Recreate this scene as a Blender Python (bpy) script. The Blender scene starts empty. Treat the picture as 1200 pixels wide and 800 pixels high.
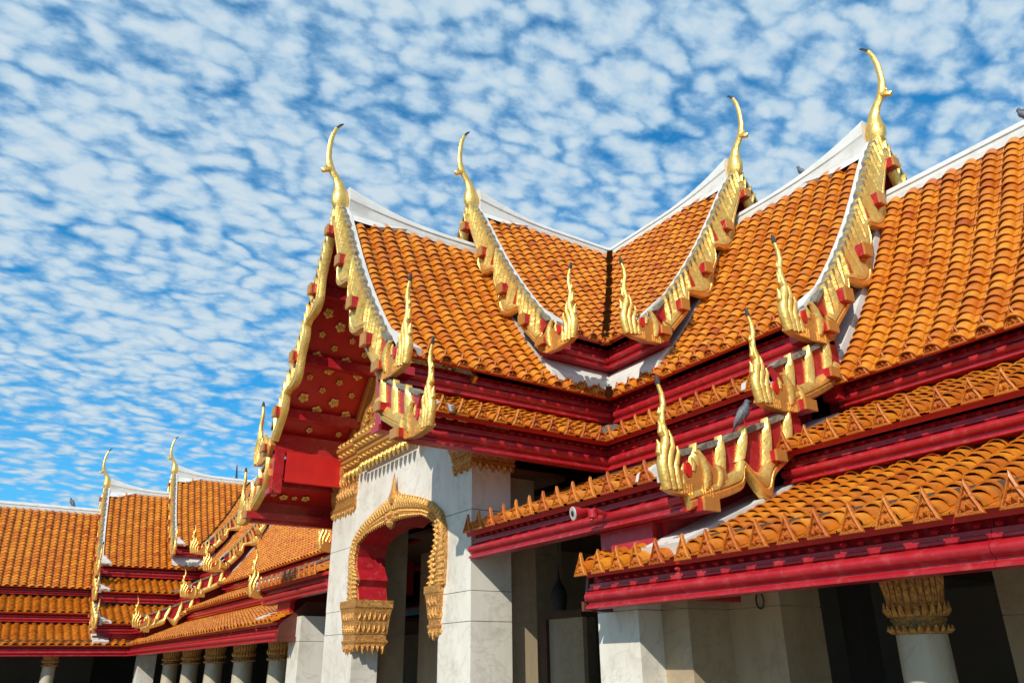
import bpy, math, random
import numpy as np
from mathutils import Vector, Matrix
random.seed(7); rng = np.random.default_rng(7)
C = bpy.context.scene.collection
S = 4.5          # one building module in metres
EYE = 3.0        # height of the eye above the court
def W(x, y, z): return Vector((x*S, y*S, EYE + z*S))

# ------------------------------------------------------------------ camera
cam = bpy.data.cameras.new('camera'); cam_o = bpy.data.objects.new('camera', cam); C.objects.link(cam_o)
F_PX = 909.26; TILT, ROLL, YAW = math.radians(22.732), math.radians(-0.706), math.radians(33.849)
def basis():
    ct, st, cr, sr = math.cos(TILT), math.sin(TILT), math.cos(ROLL), math.sin(ROLL)
    cols = []
    for d in ((1, 0, 0), (0, 1, 0), (0, 0, 1)):
        rt = d[0]*math.cos(YAW) - d[1]*math.sin(YAW); fw = d[0]*math.sin(YAW) + d[1]*math.cos(YAW)
        v = (rt, -(d[2]*ct - fw*st), fw*ct + d[2]*st)
        cols.append((cr*v[0]-sr*v[1], sr*v[0]+cr*v[1], v[2]))
    return np.array(cols).T                     # rows: right, down, forward in world axes
BAS = basis()
R_, D_, F_ = [Vector(r) for r in BAS]
m = Matrix((R_, -D_, -F_)).transposed().to_4x4(); m.translation = Vector((0, 0, EYE))
cam_o.matrix_world = m
cam.lens = F_PX/1200*36; cam.sensor_width = 36; cam.clip_end = 20000; cam.clip_start = 0.05
bpy.context.scene.camera = cam_o
def seen(x, y, z, pad=60):                      # is a point inside the frame, and how far
    c = BAS @ np.array([x*S, y*S, z*S])
    if c[2] <= 0: return None
    u, v = 600+F_PX*c[0]/c[2], 400+F_PX*c[1]/c[2]
    return c[2] if -pad < u < 1200+pad and -pad < v < 800+pad else None

# ------------------------------------------------------------------ sky and sun
SUN = Vector((-1.0, -0.62, 0.80)).normalized()
world = bpy.data.worlds.new("World"); bpy.context.scene.world = world; world.use_nodes = True
nt = world.node_tree; nt.nodes.clear()
def N(t, kind, **kw):
    n = t.nodes.new(kind)
    for k, v in kw.items(): setattr(n, k, v)
    return n
out = N(nt, 'ShaderNodeOutputWorld'); sky = N(nt, 'ShaderNodeTexSky', sky_type='NISHITA', sun_disc=False)
sky.sun_elevation = math.asin(SUN.z); sky.sun_rotation = math.atan2(SUN.x, SUN.y)
sky.air_density = 1.0; sky.dust_density = 0.3; sky.ozone_density = 3.0
bg1 = N(nt, 'ShaderNodeBackground'); bg1.inputs['Strength'].default_value = 0.095
tint = N(nt, 'ShaderNodeMix', data_type='RGBA', blend_type='MULTIPLY'); tint.inputs[0].default_value = 1
tint.inputs[7].default_value = (0.10, 1.42, 1.92, 1)
nt.links.new(sky.outputs[0], tint.inputs[6]); nt.links.new(tint.outputs[2], bg1.inputs[0])
bg2 = N(nt, 'ShaderNodeBackground'); bg2.inputs['Strength'].default_value = 1.0
tc = N(nt, 'ShaderNodeTexCoord'); sep = N(nt, 'ShaderNodeSeparateXYZ'); nt.links.new(tc.outputs['Generated'], sep.inputs[0])
def mth(t, op, a, b=None, clamp=False):
    n = N(t, 'ShaderNodeMath', operation=op, use_clamp=clamp)
    for i, s in ((0, a), (1, b)):
        if s is None: continue
        if isinstance(s, (int, float)): n.inputs[i].default_value = s
        else: t.links.new(s, n.inputs[i])
    return n.outputs[0]
zz = mth(nt, 'MAXIMUM', sep.outputs[2], 0.0); zz = mth(nt, 'ADD', zz, 0.17)
px = mth(nt, 'DIVIDE', sep.outputs[0], zz); py = mth(nt, 'DIVIDE', sep.outputs[1], zz)
cmb = N(nt, 'ShaderNodeCombineXYZ'); nt.links.new(px, cmb.inputs[0]); nt.links.new(py, cmb.inputs[1])
mp = N(nt, 'ShaderNodeMapping'); mp.inputs['Rotation'].default_value = (0, 0, math.radians(28)); mp.inputs['Scale'].default_value = (1.0, 1.35, 1)
nt.links.new(cmb.outputs[0], mp.inputs[0])
def noise(t, vec, scale, detail=3, rough=.5, dist=0.0):
    n = N(t, 'ShaderNodeTexNoise'); n.inputs['Scale'].default_value = scale; n.inputs['Detail'].default_value = detail
    n.inputs['Roughness'].default_value = rough; n.inputs['Distortion'].default_value = dist
    t.links.new(vec, n.inputs['Vector']); return n.outputs['Fac']
n1 = noise(nt, mp.outputs[0], 25.0, 5, .60, .1)
n2 = noise(nt, mp.outputs[0], 1.7, 2, .5)
n3 = noise(nt, mp.outputs[0], 5.5, 3, .55, .2)
wn = N(nt, 'ShaderNodeTexNoise'); wn.inputs['Scale'].default_value = 9; wn.inputs['Detail'].default_value = 4; nt.links.new(mp.outputs[0], wn.inputs['Vector'])
ws = N(nt, 'ShaderNodeVectorMath', operation='SCALE'); ws.inputs['Scale'].default_value = .16; nt.links.new(wn.outputs['Color'], ws.inputs[0])
warp = N(nt, 'ShaderNodeVectorMath', operation='ADD'); nt.links.new(mp.outputs[0], warp.inputs[0]); nt.links.new(ws.outputs[0], warp.inputs[1])
vor = N(nt, 'ShaderNodeTexVoronoi', feature='SMOOTH_F1'); vor.inputs['Scale'].default_value = 18.0; vor.inputs['Smoothness'].default_value = .45; nt.links.new(warp.outputs[0], vor.inputs['Vector'])
cell = mth(nt, 'MULTIPLY', vor.outputs['Distance'], -1.05)
sm = mth(nt, 'ADD', mth(nt, 'ADD', cell, mth(nt, 'MULTIPLY', n1, .75)), mth(nt, 'ADD', mth(nt, 'MULTIPLY', n2, .55), mth(nt, 'MULTIPLY', n3, .55)))
low = mth(nt, 'SUBTRACT', 0.36, sep.outputs[2], clamp=True)
sm = mth(nt, 'ADD', mth(nt, 'SUBTRACT', sm, mth(nt, 'MULTIPLY', low, 1.0)), .20)      # thinner cloud towards the horizon
rmp = N(nt, 'ShaderNodeValToRGB'); nt.links.new(sm, rmp.inputs[0]); rmp.color_ramp.interpolation = 'EASE'
rmp.color_ramp.elements[0].position = 0.0; rmp.color_ramp.elements[0].color = (0, 0, 0, 1)
rmp.color_ramp.elements[1].position = 0.76; rmp.color_ramp.elements[1].color = (.96, .96, .96, 1)
cc = N(nt, 'ShaderNodeValToRGB'); nt.links.new(sm, cc.inputs[0])
cc.color_ramp.elements[0].position = .36; cc.color_ramp.elements[0].color = (.33, .56, .79, 1); cc.color_ramp.elements[1].position = .95; cc.color_ramp.elements[1].color = (.63, .75, .83, 1)
nt.links.new(cc.outputs[0], bg2.inputs[0])
veil = mth(nt, 'ADD', mth(nt, 'MULTIPLY', low, 1.25), .04)
mx = N(nt, 'ShaderNodeMixShader'); nt.links.new(mth(nt, 'MAXIMUM', rmp.outputs[0], veil), mx.inputs[0]); nt.links.new(bg1.outputs[0], mx.inputs[1]); nt.links.new(bg2.outputs[0], mx.inputs[2])
nt.links.new(mx.outputs[0], out.inputs[0])

sl = bpy.data.lights.new('sun', 'SUN'); sl.energy = 4.9; sl.angle = math.radians(0.55); sl.color = (1.0, 0.925, 0.80)
so = bpy.data.objects.new('sun', sl); C.objects.link(so); so.rotation_euler = SUN.to_track_quat('Z', 'Y').to_euler(); so.location = SUN*60
vs = bpy.context.scene.view_settings; vs.view_transform = 'Standard'; vs.look = 'None'; vs.gamma = 1; vs.exposure = 0.0
bpy.context.scene.cycles.max_bounces = 6

# ------------------------------------------------------------------ materials
def material(name, base, rough=.5, metal=0.0, bump=0.0, bscale=60, var=None, vscale=6, attr=None, spec=.5, coat=0.0, dirt=None, dscale=3.0, damt=.5, aniso=None):
    mt = bpy.data.materials.new(name); mt.use_nodes = True; t = mt.node_tree; b = t.nodes['Principled BSDF']
    b.inputs['Roughness'].default_value = rough; b.inputs['Metallic'].default_value = metal
    b.inputs['Specular IOR Level'].default_value = spec; b.inputs['Coat Weight'].default_value = coat; b.inputs['Coat Roughness'].default_value = .15
    g = N(t, 'ShaderNodeNewGeometry'); vec = g.outputs['Position']
    if aniso:
        mpn = N(t, 'ShaderNodeMapping'); mpn.inputs['Scale'].default_value = aniso; t.links.new(vec, mpn.inputs[0]); vec2 = mpn.outputs[0]
    else: vec2 = vec
    col = None
    rgb = N(t, 'ShaderNodeRGB'); rgb.outputs[0].default_value = (*base, 1); col = rgb.outputs[0]
    if attr:
        at = N(t, 'ShaderNodeAttribute', attribute_name='tint'); cr = N(t, 'ShaderNodeValToRGB'); els = cr.color_ramp.elements
        while len(els) > 1: els.remove(els[0])
        els[0].position = 0; els[0].color = (*attr[0], 1)
        for i, c in enumerate(attr[1:]):
            e = els.new((i+1)/(len(attr)-1)); e.color = (*c, 1)
        t.links.new(at.outputs['Fac'], cr.inputs[0]); col = cr.outputs[0]
    if var:
        nz = noise(t, vec2, vscale, 5, .6); mr = N(t, 'ShaderNodeMapRange'); mr.inputs[1].default_value = .35; mr.inputs[2].default_value = .7; t.links.new(nz, mr.inputs[0])
        mm = N(t, 'ShaderNodeMix', data_type='RGBA'); t.links.new(mr.outputs[0], mm.inputs[0]); t.links.new(col, mm.inputs[6])
        if attr:
            mm.inputs[7].default_value = (*var, 1); m2 = mth(t, 'MULTIPLY', mr.outputs[0], .45); t.links.new(m2, mm.inputs[0])
        else: mm.inputs[7].default_value = (*var, 1)
        col = mm.outputs[2]
    if name.endswith('marble'):
        wv = N(t, 'ShaderNodeTexNoise'); wv.inputs['Scale'].default_value = 1.1; wv.inputs['Detail'].default_value = 7; wv.inputs['Roughness'].default_value = .62; wv.inputs['Distortion'].default_value = 1.2; t.links.new(vec, wv.inputs['Vector'])
        vb = mth(t, 'ABSOLUTE', mth(t, 'SUBTRACT', wv.outputs['Fac'], .5)); mr = N(t, 'ShaderNodeMapRange'); mr.inputs[1].default_value = 0; mr.inputs[2].default_value = .022; mr.inputs[3].default_value = .34; mr.inputs[4].default_value = 0; t.links.new(vb, mr.inputs[0])
        mm = N(t, 'ShaderNodeMix', data_type='RGBA'); t.links.new(mr.outputs[0], mm.inputs[0]); t.links.new(col, mm.inputs[6]); mm.inputs[7].default_value = (base[0]*.5, base[1]*.48, base[2]*.46, 1); col = mm.outputs[2]
    if dirt:
        nz = noise(t, vec, dscale, 6, .7, .4); mr = N(t, 'ShaderNodeMapRange'); mr.inputs[1].default_value = .52; mr.inputs[2].default_value = .78; t.links.new(nz, mr.inputs[0])
        mm = N(t, 'ShaderNodeMix', data_type='RGBA'); t.links.new(mth(t, 'MULTIPLY', mr.outputs[0], damt), mm.inputs[0]); t.links.new(col, mm.inputs[6]); mm.inputs[7].default_value = (*dirt, 1); col = mm.outputs[2]
    t.links.new(col, b.inputs['Base Color'])
    if bump:
        nz = noise(t, vec2, bscale, 4, .6); bp = N(t, 'ShaderNodeBump'); bp.inputs['Strength'].default_value = bump; bp.inputs['Distance'].default_value = .02
        t.links.new(nz, bp.inputs['Height']); t.links.new(bp.outputs[0], b.inputs['Normal'])
    return mt
M_TILE = material('orange_glazed_tile', (.6, .2, .03), .34, attr=[(.36, .066, .006), (.52, .142, .008), (.60, .195, .011), (.67, .255, .018), (.42, .092, .008)], var=(.38, .09, .014), vscale=11, bump=.25, bscale=30, spec=.5, dirt=(.14, .06, .03), dscale=6, damt=.6)
M_ANT = material('moulded_orange_tile', (.6, .2, .03), .42, attr=[(.46, .090, .008), (.56, .15, .010), (.64, .21, .014)], var=(.17, .03, .008), vscale=60, bump=.7, bscale=55, spec=.5, coat=.08)
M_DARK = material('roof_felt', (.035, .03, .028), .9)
M_RED = material('red_lacquer_paint', (.34, .008, .015), .30, bump=.16, bscale=26, var=(.42, .018, .028), vscale=4, spec=.55, dirt=(.50, .17, .15), dscale=9, damt=.42, aniso=(1, 1, 1))
M_SOFF = material('red_soffit_paint', (.55, .014, .012), .45, var=(.46, .010, .012), vscale=4, bump=.1, bscale=20)
M_GOLD = material('gilded_wood', (.93, .60, .17), .38, .72, bump=.55, bscale=16, var=(.82, .48, .11), vscale=7, dirt=(.26, .19, .11), dscale=13, damt=.7)
M_GOLDP = material('flat_gold_paint', (.58, .25, .05), .42, .35, bump=.3, bscale=22, var=(.50, .24, .06), vscale=6, dirt=(.25, .16, .09), dscale=7, damt=.5)
M_MOS = material('gold_glass_mosaic', (.80, .46, .10), .34, .5, bump=1.0, bscale=55, var=(.36, .08, .04), vscale=30, dirt=(.14, .20, .22), dscale=36, damt=.8)
M_WHITE = material('white_plaster', (.63, .625, .60), .8, bump=.15, bscale=12, var=(.55, .54, .51), vscale=2.5, dirt=(.30, .28, .25), dscale=3.3, damt=.55)
M_FLOOR = material('gallery_floor_stone', (.20, .15, .10), .4, var=(.15, .11, .07))
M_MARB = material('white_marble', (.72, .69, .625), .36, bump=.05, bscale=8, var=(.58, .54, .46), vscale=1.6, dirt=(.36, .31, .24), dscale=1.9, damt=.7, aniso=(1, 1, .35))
M_GREY = material('grey_mortar', (.42, .41, .39), .85, bump=.2, bscale=20, dirt=(.12, .11, .10), damt=.6)
M_ROS = material('rosette_gilding', (.85, .50, .13), .4, .25, bump=.3, bscale=60)
M_MOS2 = material('gilt_glass_inlay', (.90, .55, .14), .35, .5, bump=.7, bscale=70, var=(.50, .20, .06), vscale=40, dirt=(.40, .12, .10), dscale=45, damt=.6)
M_MOS3 = material('green_gold_mosaic', (.62, .34, .08), .25, .4, bump=1.0, bscale=60, var=(.05, .09, .08), vscale=22, dirt=(.22, .03, .02), dscale=30, damt=.7)
M_BROWN = material('brown_cut_tile', (.16, .075, .03), .6, var=(.24, .11, .03), vscale=30)
M_EDGE = material('weathered_dark_edge', (.09, .085, .075), .8, var=(.30, .26, .18), vscale=14)
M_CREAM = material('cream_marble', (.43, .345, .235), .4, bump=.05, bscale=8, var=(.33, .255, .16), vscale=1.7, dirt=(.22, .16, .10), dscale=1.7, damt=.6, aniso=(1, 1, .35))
M_CREAM2 = material('pale_column_marble', (.47, .41, .31), .35, bump=.05, bscale=8, var=(.37, .32, .23), vscale=2, dirt=(.28, .23, .17), dscale=2.2, damt=.6, aniso=(1, 1, .3))
M_BLACK = material('matt_black', (.03, .03, .032), .7)
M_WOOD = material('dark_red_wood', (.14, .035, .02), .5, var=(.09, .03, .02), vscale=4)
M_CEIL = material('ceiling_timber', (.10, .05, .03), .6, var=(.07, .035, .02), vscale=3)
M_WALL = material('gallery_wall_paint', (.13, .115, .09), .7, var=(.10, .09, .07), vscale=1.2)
M_COURT = material('court_stone_paving', (.24, .20, .145), .6, var=(.19, .155, .11), vscale=.6)
M_EARTH = material('court_earth', (.24, .22, .17), .9, var=(.18, .17, .13), vscale=.05)
M_LAMP = material('lamp_reflector', (.62, .62, .58), .25, .3)
M_METAL = material('dark_metal', (.05, .05, .05), .4, .6)
M_BIRD = material('pigeon_feathers', (.10, .11, .13), .6, var=(.05, .055, .07), vscale=30)
M_WING = material('pigeon_wing', (.22, .22, .24), .6, var=(.09, .09, .11), vscale=25)
M_LEAF = material('leaves', (.06, .10, .03), .6, var=(.035, .07, .02), vscale=8)
M_BARK = material('bark', (.12, .09, .06), .9)
M_GILT = material('statue_gilding', (.80, .45, .12), .35, .5)

# ------------------------------------------------------------------ builders
class MB:
    def __init__(s): s.v = []; s.f = []
    def add(s, verts, faces):
        b = len(s.v); s.v += [tuple(v) for v in verts]; s.f += [tuple(i+b for i in f) for f in faces]
    def box(s, a, b, fn=None):
        x0, y0, z0 = a; x1, y1, z1 = b
        vs = [(x0, y0, z0), (x1, y0, z0), (x1, y1, z0), (x0, y1, z0), (x0, y0, z1), (x1, y0, z1), (x1, y1, z1), (x0, y1, z1)]
        if fn: vs = [fn(*v) for v in vs]
        s.add(vs, [(0, 3, 2, 1), (4, 5, 6, 7), (0, 1, 5, 4), (1, 2, 6, 5), (2, 3, 7, 6), (3, 0, 4, 7)])
    def prism(s, poly, f0, f1):
        n = len(poly); s.add([f0(*p) for p in poly]+[f1(*p) for p in poly], [tuple(range(n)), tuple(range(2*n-1, n-1, -1))]+[(i, i+n, (i+1) % n+n, (i+1) % n) for i in range(n)])
    def loft(s, rings, closed=True, cap=True):
        n = len(rings[0]); b = len(s.v)
        for r in rings: s.v += [tuple(p) for p in r]
        for k in range(len(rings)-1):
            for i in range(n if closed else n-1):
                j = (i+1) % n; s.f.append((b+k*n+i, b+k*n+j, b+(k+1)*n+j, b+(k+1)*n+i))
        if cap: s.f.append(tuple(b+i for i in range(n))[::-1]); s.f.append(tuple(b+(len(rings)-1)*n+i for i in range(n)))
    def tube(s, pts, rad, n=8, flat=1.0, side=Vector((0, 0, 1))):
        pts = [Vector(p) for p in pts]; rings = []
        for i, p in enumerate(pts):
            t = (pts[min(i+1, len(pts)-1)]-pts[max(i-1, 0)]).normalized()
            a = side - t*side.dot(t)
            if a.length < 1e-4: a = Vector((1, 0, 0)) - t*t.x
            a.normalize(); b = t.cross(a)
            rings.append([p+a*(rad[i]*flat*math.cos(2*math.pi*k/n))+b*(rad[i]*math.sin(2*math.pi*k/n)) for k in range(n)])
        s.loft(rings)
    def lathe(s, c, prof, n=20):
        s.loft([[(c[0]+r*math.cos(2*math.pi*k/n), c[1]+r*math.sin(2*math.pi*k/n), z) for k in range(n)] for r, z in prof])
    def build(s, name, mat, parent=None, base=None, smooth=False, kind=None):
        base = base if base is not None else (parent['_b'] if parent and '_b' in parent else (0, 0, 0))
        b = W(*base) if True else None
        if parent is None: b = Vector((0, 0, 0))
        me = bpy.data.meshes.new(name)
        me.from_pydata([W(*v)-b for v in s.v], [], s.f); me.update()
        import bmesh
        bm = bmesh.new(); bm.from_mesh(me); bmesh.ops.recalc_face_normals(bm, faces=bm.faces); bm.to_mesh(me); bm.free()
        me.materials.append(mat)
        if smooth: me.shade_smooth()
        if smooth and hasattr(me, 'set_sharp_from_angle'): me.set_sharp_from_angle(angle=math.radians(40))
        o = bpy.data.objects.new(name, me); C.objects.link(o)
        if parent: o.parent = parent; o['_b'] = list(base)
        if kind: o['kind'] = kind
        return o
def thing(name, label, cat, base, group=None):
    o = bpy.data.objects.new(name, None); C.objects.link(o); o.location = W(*base); o['_b'] = list(base)
    o['label'] = label; o['category'] = cat
    if group: o['group'] = group
    return o
def tag(o, label, cat, group=None):
    o['label'] = label; o['category'] = cat
    if group: o['group'] = group
    return o
class Frame:                                     # an arm of a roof: u outward from the crossing, w sideways from the ridge
    def __init__(s, c, d, n, st=None): s.c = c; s.d = d; s.n = n; s.st = st
    def __call__(s, u, w, z): return (s.c[0]+s.d[0]*u+s.n[0]*w, s.c[1]+s.d[1]*u+s.n[1]*w, z)
class Prof:                                      # roof section (w, z) from top to eave
    def __init__(s, pts): 
        s.p = pts; s.L = [0]
        for a, b in zip(pts, pts[1:]): s.L.append(s.L[-1]+math.hypot(b[0]-a[0], b[1]-a[1]))
        s.len = s.L[-1]
    def at(s, t):
        for i in range(len(s.p)-1):
            if t <= s.L[i+1] or i == len(s.p)-2:
                k = (t-s.L[i])/(s.L[i+1]-s.L[i]); a, b = s.p[i], s.p[i+1]
                return a[0]+(b[0]-a[0])*k, a[1]+(b[1]-a[1])*k
    def tan(s, t):
        a, b = s.at(max(t-.03, 0)), s.at(min(t+.03, s.len)); l = math.hypot(b[0]-a[0], b[1]-a[1]); return (b[0]-a[0])/l, (b[1]-a[1])/l
    def off(s, t, d):                            # d > 0: below the surface
        a = s.at(t); g = s.tan(t); return a[0]+g[1]*d, a[1]-g[0]*d
def smooth_prof(pts, n=16):
    xs = [p[0] for p in pts]; out = []
    for i in range(n+1):                         # Catmull-Rom through the control points
        x = xs[0]+(xs[-1]-xs[0])*i/n
        k = max(j for j in range(len(xs)-1) if xs[j] <= x+1e-9); a, b = pts[k], pts[k+1]; h = b[0]-a[0]; t = (x-a[0])/h
        m0 = (pts[k+1][1]-pts[k-1][1])/(pts[k+1][0]-pts[k-1][0]) if k > 0 else (b[1]-a[1])/h
        m1 = (pts[k+2][1]-a[1])/(pts[k+2][0]-a[0]) if k+2 < len(pts) else (b[1]-a[1])/h
        out.append((x, (2*t**3-3*t*t+1)*a[1]+(t**3-2*t*t+t)*h*m0+(-2*t**3+3*t*t)*b[1]+(t**3-t*t)*h*m1))
    return out
BASEP = [(0, 1.80), (.06, 1.725), (.12, 1.625), (.2, 1.485), (.3, 1.325), (.4, 1.185), (.5, 1.06), (.605, .945)]
P_MAIN = Prof(smooth_prof(BASEP)); P_TOP = Prof(smooth_prof([(w, z+.23) for w, z in BASEP]))
P_LOW = Prof([(w, z) for w, z in smooth_prof([(w, z-.25) for w, z in BASEP], 20) if w < .58])
P_T2 = Prof([(.545, .832), (.70, .752), (.835, .690)]); P_T3 = Prof([(.775, .572), (.95, .50), (1.10, .440), (1.255, .388)])
P_L2 = Prof([(.52, .640), (.70, .562), (.87, .490)]); P_L3 = Prof([(.80, .398), (1.0, .315), (1.13, .261), (1.258, .208)])
PITCH, EXPO = .0665, .0365

# ---- roof tiles: a round cover tile over a flat pan
def tile_template(detail=True):
    p, e = PITCH*S, EXPO*S; L = e*1.3; r0, r1 = .0225*S, .0185*S; lift = .0062*S; v = []; f = []
    n = 8 if detail else 5
    for (y, r, z0) in ((-L, r1, 0), (0, r0, lift)):
        for k in range(n+1):
            a = math.pi*k/n; v.append((r*math.cos(a), y, z0+r*math.sin(a)*.92))
    for k in range(n): f.append((k, k+1, n+2+k, n+1+k))
    th = .0035*S; b = len(v)                      # the front rim and the dark hollow behind it
    for k in range(n+1):
        a = math.pi*k/n; v.append(((r0-th)*math.cos(a), 0, lift+(r0-th)*math.sin(a)*.92))
    for k in range(n): f.append((n+1+k, n+2+k, b+k+1, b+k))
    b2 = len(v)
    if detail:
        for k in range(n+1):
            a = math.pi*k/n; v.append(((r0-th)*math.cos(a), -.02*S, lift+(r0-th)*math.sin(a)*.92))
        for k in range(n): f.append((b+k, b+k+1, b2+k+1, b2+k))
    b = len(v); t = .004*S
    v += [(-p/2, -L, 0), (p/2, -L, 0), (p/2, 0, lift*.8), (-p/2, 0, lift*.8), (p/2, 0, lift*.8-t), (-p/2, 0, lift*.8-t)]
    f += [(b, b+1, b+2, b+3), (b+3, b+2, b+4, b+5)]
    return np.array(v), f
TV, TF = tile_template(); TV2, TF2 = tile_template(False)
def antefix_template():
    w, h, t = .0225*S, .056*S, .007*S
    o = [(-w, 0), (w, 0), (w*.80, h*.20), (w*.44, h*.50), (0, h), (-w*.44, h*.50), (-w*.80, h*.20)]
    i = [(x*.74, .08*h+z*.74) for x, z in o]; v = []; f = []; n = 7
    for pts, y in ((o, -t), (o, 0), (i, t*.25), (i, -t*.6)): v += [(x, y, z) for x, z in pts]
    for k in range(3):
        for j in range(n): f.append((k*n+j, k*n+(j+1) % n, (k+1)*n+(j+1) % n, (k+1)*n+j))
    f.append(tuple(range(3*n, 4*n))); f.append(tuple(range(n))[::-1])
    for cx, cz, r, e in ((0, .26, .26, 1.5), (0, .52, .16, 1.1), (-.42, .19, .17, 1.0), (.42, .19, .17, 1.0)):     # moulded bosses
        b = len(v); v += [(cx*w+r*w*math.cos(q), -t*.6, cz*h+r*w*1.3*math.sin(q)) for q in [math.pi*2*k/5+.3 for k in range(5)]]+[(cx*w, t*e*.75, cz*h)]
        f += [(b+k, b+(k+1) % 5, b+5) for k in range(5)]
    return np.array(v), f
AV, AF = antefix_template()
def shared(name, V, Fc, mat, k=8):
    ms = []
    for i in range(k):
        me = bpy.data.meshes.new(name); me.from_pydata([tuple(q) for q in V], [], Fc); me.update()
        at = me.attributes.new('tint', 'FLOAT', 'POINT'); at.data.foreach_set('value', np.full(len(V), (i+.5)/k, dtype=np.float32))
        me.materials.append(mat); me.shade_smooth(); me.set_sharp_from_angle(angle=math.radians(38)); ms.append(me)
    return ms
TILE_ME = shared('roof_tile', TV, TF, M_TILE, 10); ANT_ME = shared('antefix', AV, AF, M_ANT, 6)
def joined(name, V, Fc, mats, mat, parent, tints):
    K = len(mats); n = len(V); A = np.array([m[0] for m in mats]); T = np.array([m[1] for m in mats])
    co = np.einsum('kij,nj->kni', A, V)+T[:, None, :]
    me = bpy.data.meshes.new(name); lt = [len(f) for f in Fc]; fl = np.concatenate([np.array(f) for f in Fc])
    me.vertices.add(K*n); me.vertices.foreach_set('co', co.reshape(-1).astype(np.float32))
    loops = (fl[None, :]+(np.arange(K)*n)[:, None]).reshape(-1); me.loops.add(len(loops)); me.loops.foreach_set('vertex_index', loops.astype(np.int32))
    tot = np.tile(np.array(lt), K); st = np.concatenate([[0], np.cumsum(tot)[:-1]])
    me.polygons.add(len(tot)); me.polygons.foreach_set('loop_start', st.astype(np.int32)); me.polygons.foreach_set('loop_total', tot.astype(np.int32))
    me.update(calc_edges=True); me.validate()
    at = me.attributes.new('tint', 'FLOAT', 'POINT'); at.data.foreach_set('value', np.repeat(np.array(tints, dtype=np.float32), n))
    me.materials.append(mat); me.shade_smooth(); me.set_sharp_from_angle(angle=math.radians(38))
    o = bpy.data.objects.new(name, me); C.objects.link(o); o.parent = parent; o['kind'] = 'stuff'; return o
BUDGET = {}                                      # building -> candidate tiles, so that the 300 largest become objects
def lay(bld, parent, fr, prof, u0, u1, wmin=None, antef=True, skip=None):
    antef = antef and bld not in (globals().get('mid'), globals().get('left'), globals().get('corner'))
    """rows and columns of tiles on one slope; u0 is a function of w"""
    base = W(*bld['_b']); rows = int(prof.len/EXPO)+1; cols = int((u1-(-.2))/PITCH)+1
    for k in range(rows):
        s = prof.len-k*EXPO
        if s < .012: break
        w, z = prof.at(s); g = prof.tan(s-EXPO*.4)
        if wmin is not None and w < wmin: continue
        dn = Vector((fr.n[0]*g[0], fr.n[1]*g[0], g[1])); ud = Vector((fr.d[0], fr.d[1], 0)); nr = ud.cross(dn)
        if nr.z < 0: ud = -ud; nr = -nr
        A = np.array(Matrix((ud, dn, nr)).transposed())
        for j in range(cols):
            u = u1-PITCH*(j+.5)
            if u < u0(w)-.004: break
            if skip and skip(u, w): continue
            ja = random.gauss(0, .012); R = np.array(((math.cos(ja), -math.sin(ja), 0), (math.sin(ja), math.cos(ja), 0), (0, 0, 1)))
            x, y, zc = fr(u+random.gauss(0, .0007), w, z); T = np.array(W(x, y, zc)-base)+A@np.array([0, random.gauss(0, .006), random.uniform(-.003, .004)])
            tv = min(.99, max(0, .5+.6*(rng.random()-.5)+(.6*(rng.random()-.5) if rng.random() < .2 else 0)))
            d = seen(x, y, zc)
            BUDGET.setdefault(bld.name, []).append(('t', d if d else 1e6, A@R, T, tv, parent, (x, y)))
            if k == 0 and antef:
                up = Vector((0, 0, 1)); n2 = Vector((fr.n[0], fr.n[1], 0)); a2 = ud if ud.cross(n2).z > 0 else -ud
                lean = -.06+random.gauss(0, .03); B = np.array(Matrix((a2, n2*math.cos(lean)+up*math.sin(lean)*-1, up*math.cos(lean)+n2*math.sin(lean))).transposed())
                x, y, zc = fr(u, w+.011, z-.006)
                BUDGET[bld.name].append(('a', d if d else 1e6, B, np.array(W(x, y, zc)-base), random.random(), parent, (x, y)))
def flush(bld, ntile, nant):
    items = BUDGET.get(bld.name, [])
    for kind, cap, mes, V, Fc, nm, mat in (('t', ntile, TILE_ME, TV, TF, 'roof_tile', M_TILE), ('a', nant, ANT_ME, AV, AF, 'antefix', M_ANT)):
        L = sorted([i for i in items if i[0] == kind], key=lambda i: i[1]); rest = {}
        for q, it in enumerate(L):
            if q < cap and it[1] < 1e5:
                o = bpy.data.objects.new(nm, mes[int(it[4]*len(mes))]); C.objects.link(o); o.parent = it[5]
                mm = Matrix([list(r) for r in it[2]]).to_4x4(); mm.translation = Vector(it[3]); o.matrix_local = mm
            else: rest.setdefault(it[5].name, []).append(it)
        for pn, its in rest.items():
            far = kind == 't' and min(i[1] for i in its) > 17
            joined(nm+'_rows', TV2 if far else V, TF2 if far else Fc, [(i[2], i[3]) for i in its], mat, bpy.data.objects[pn], [i[4] for i in its])

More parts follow.
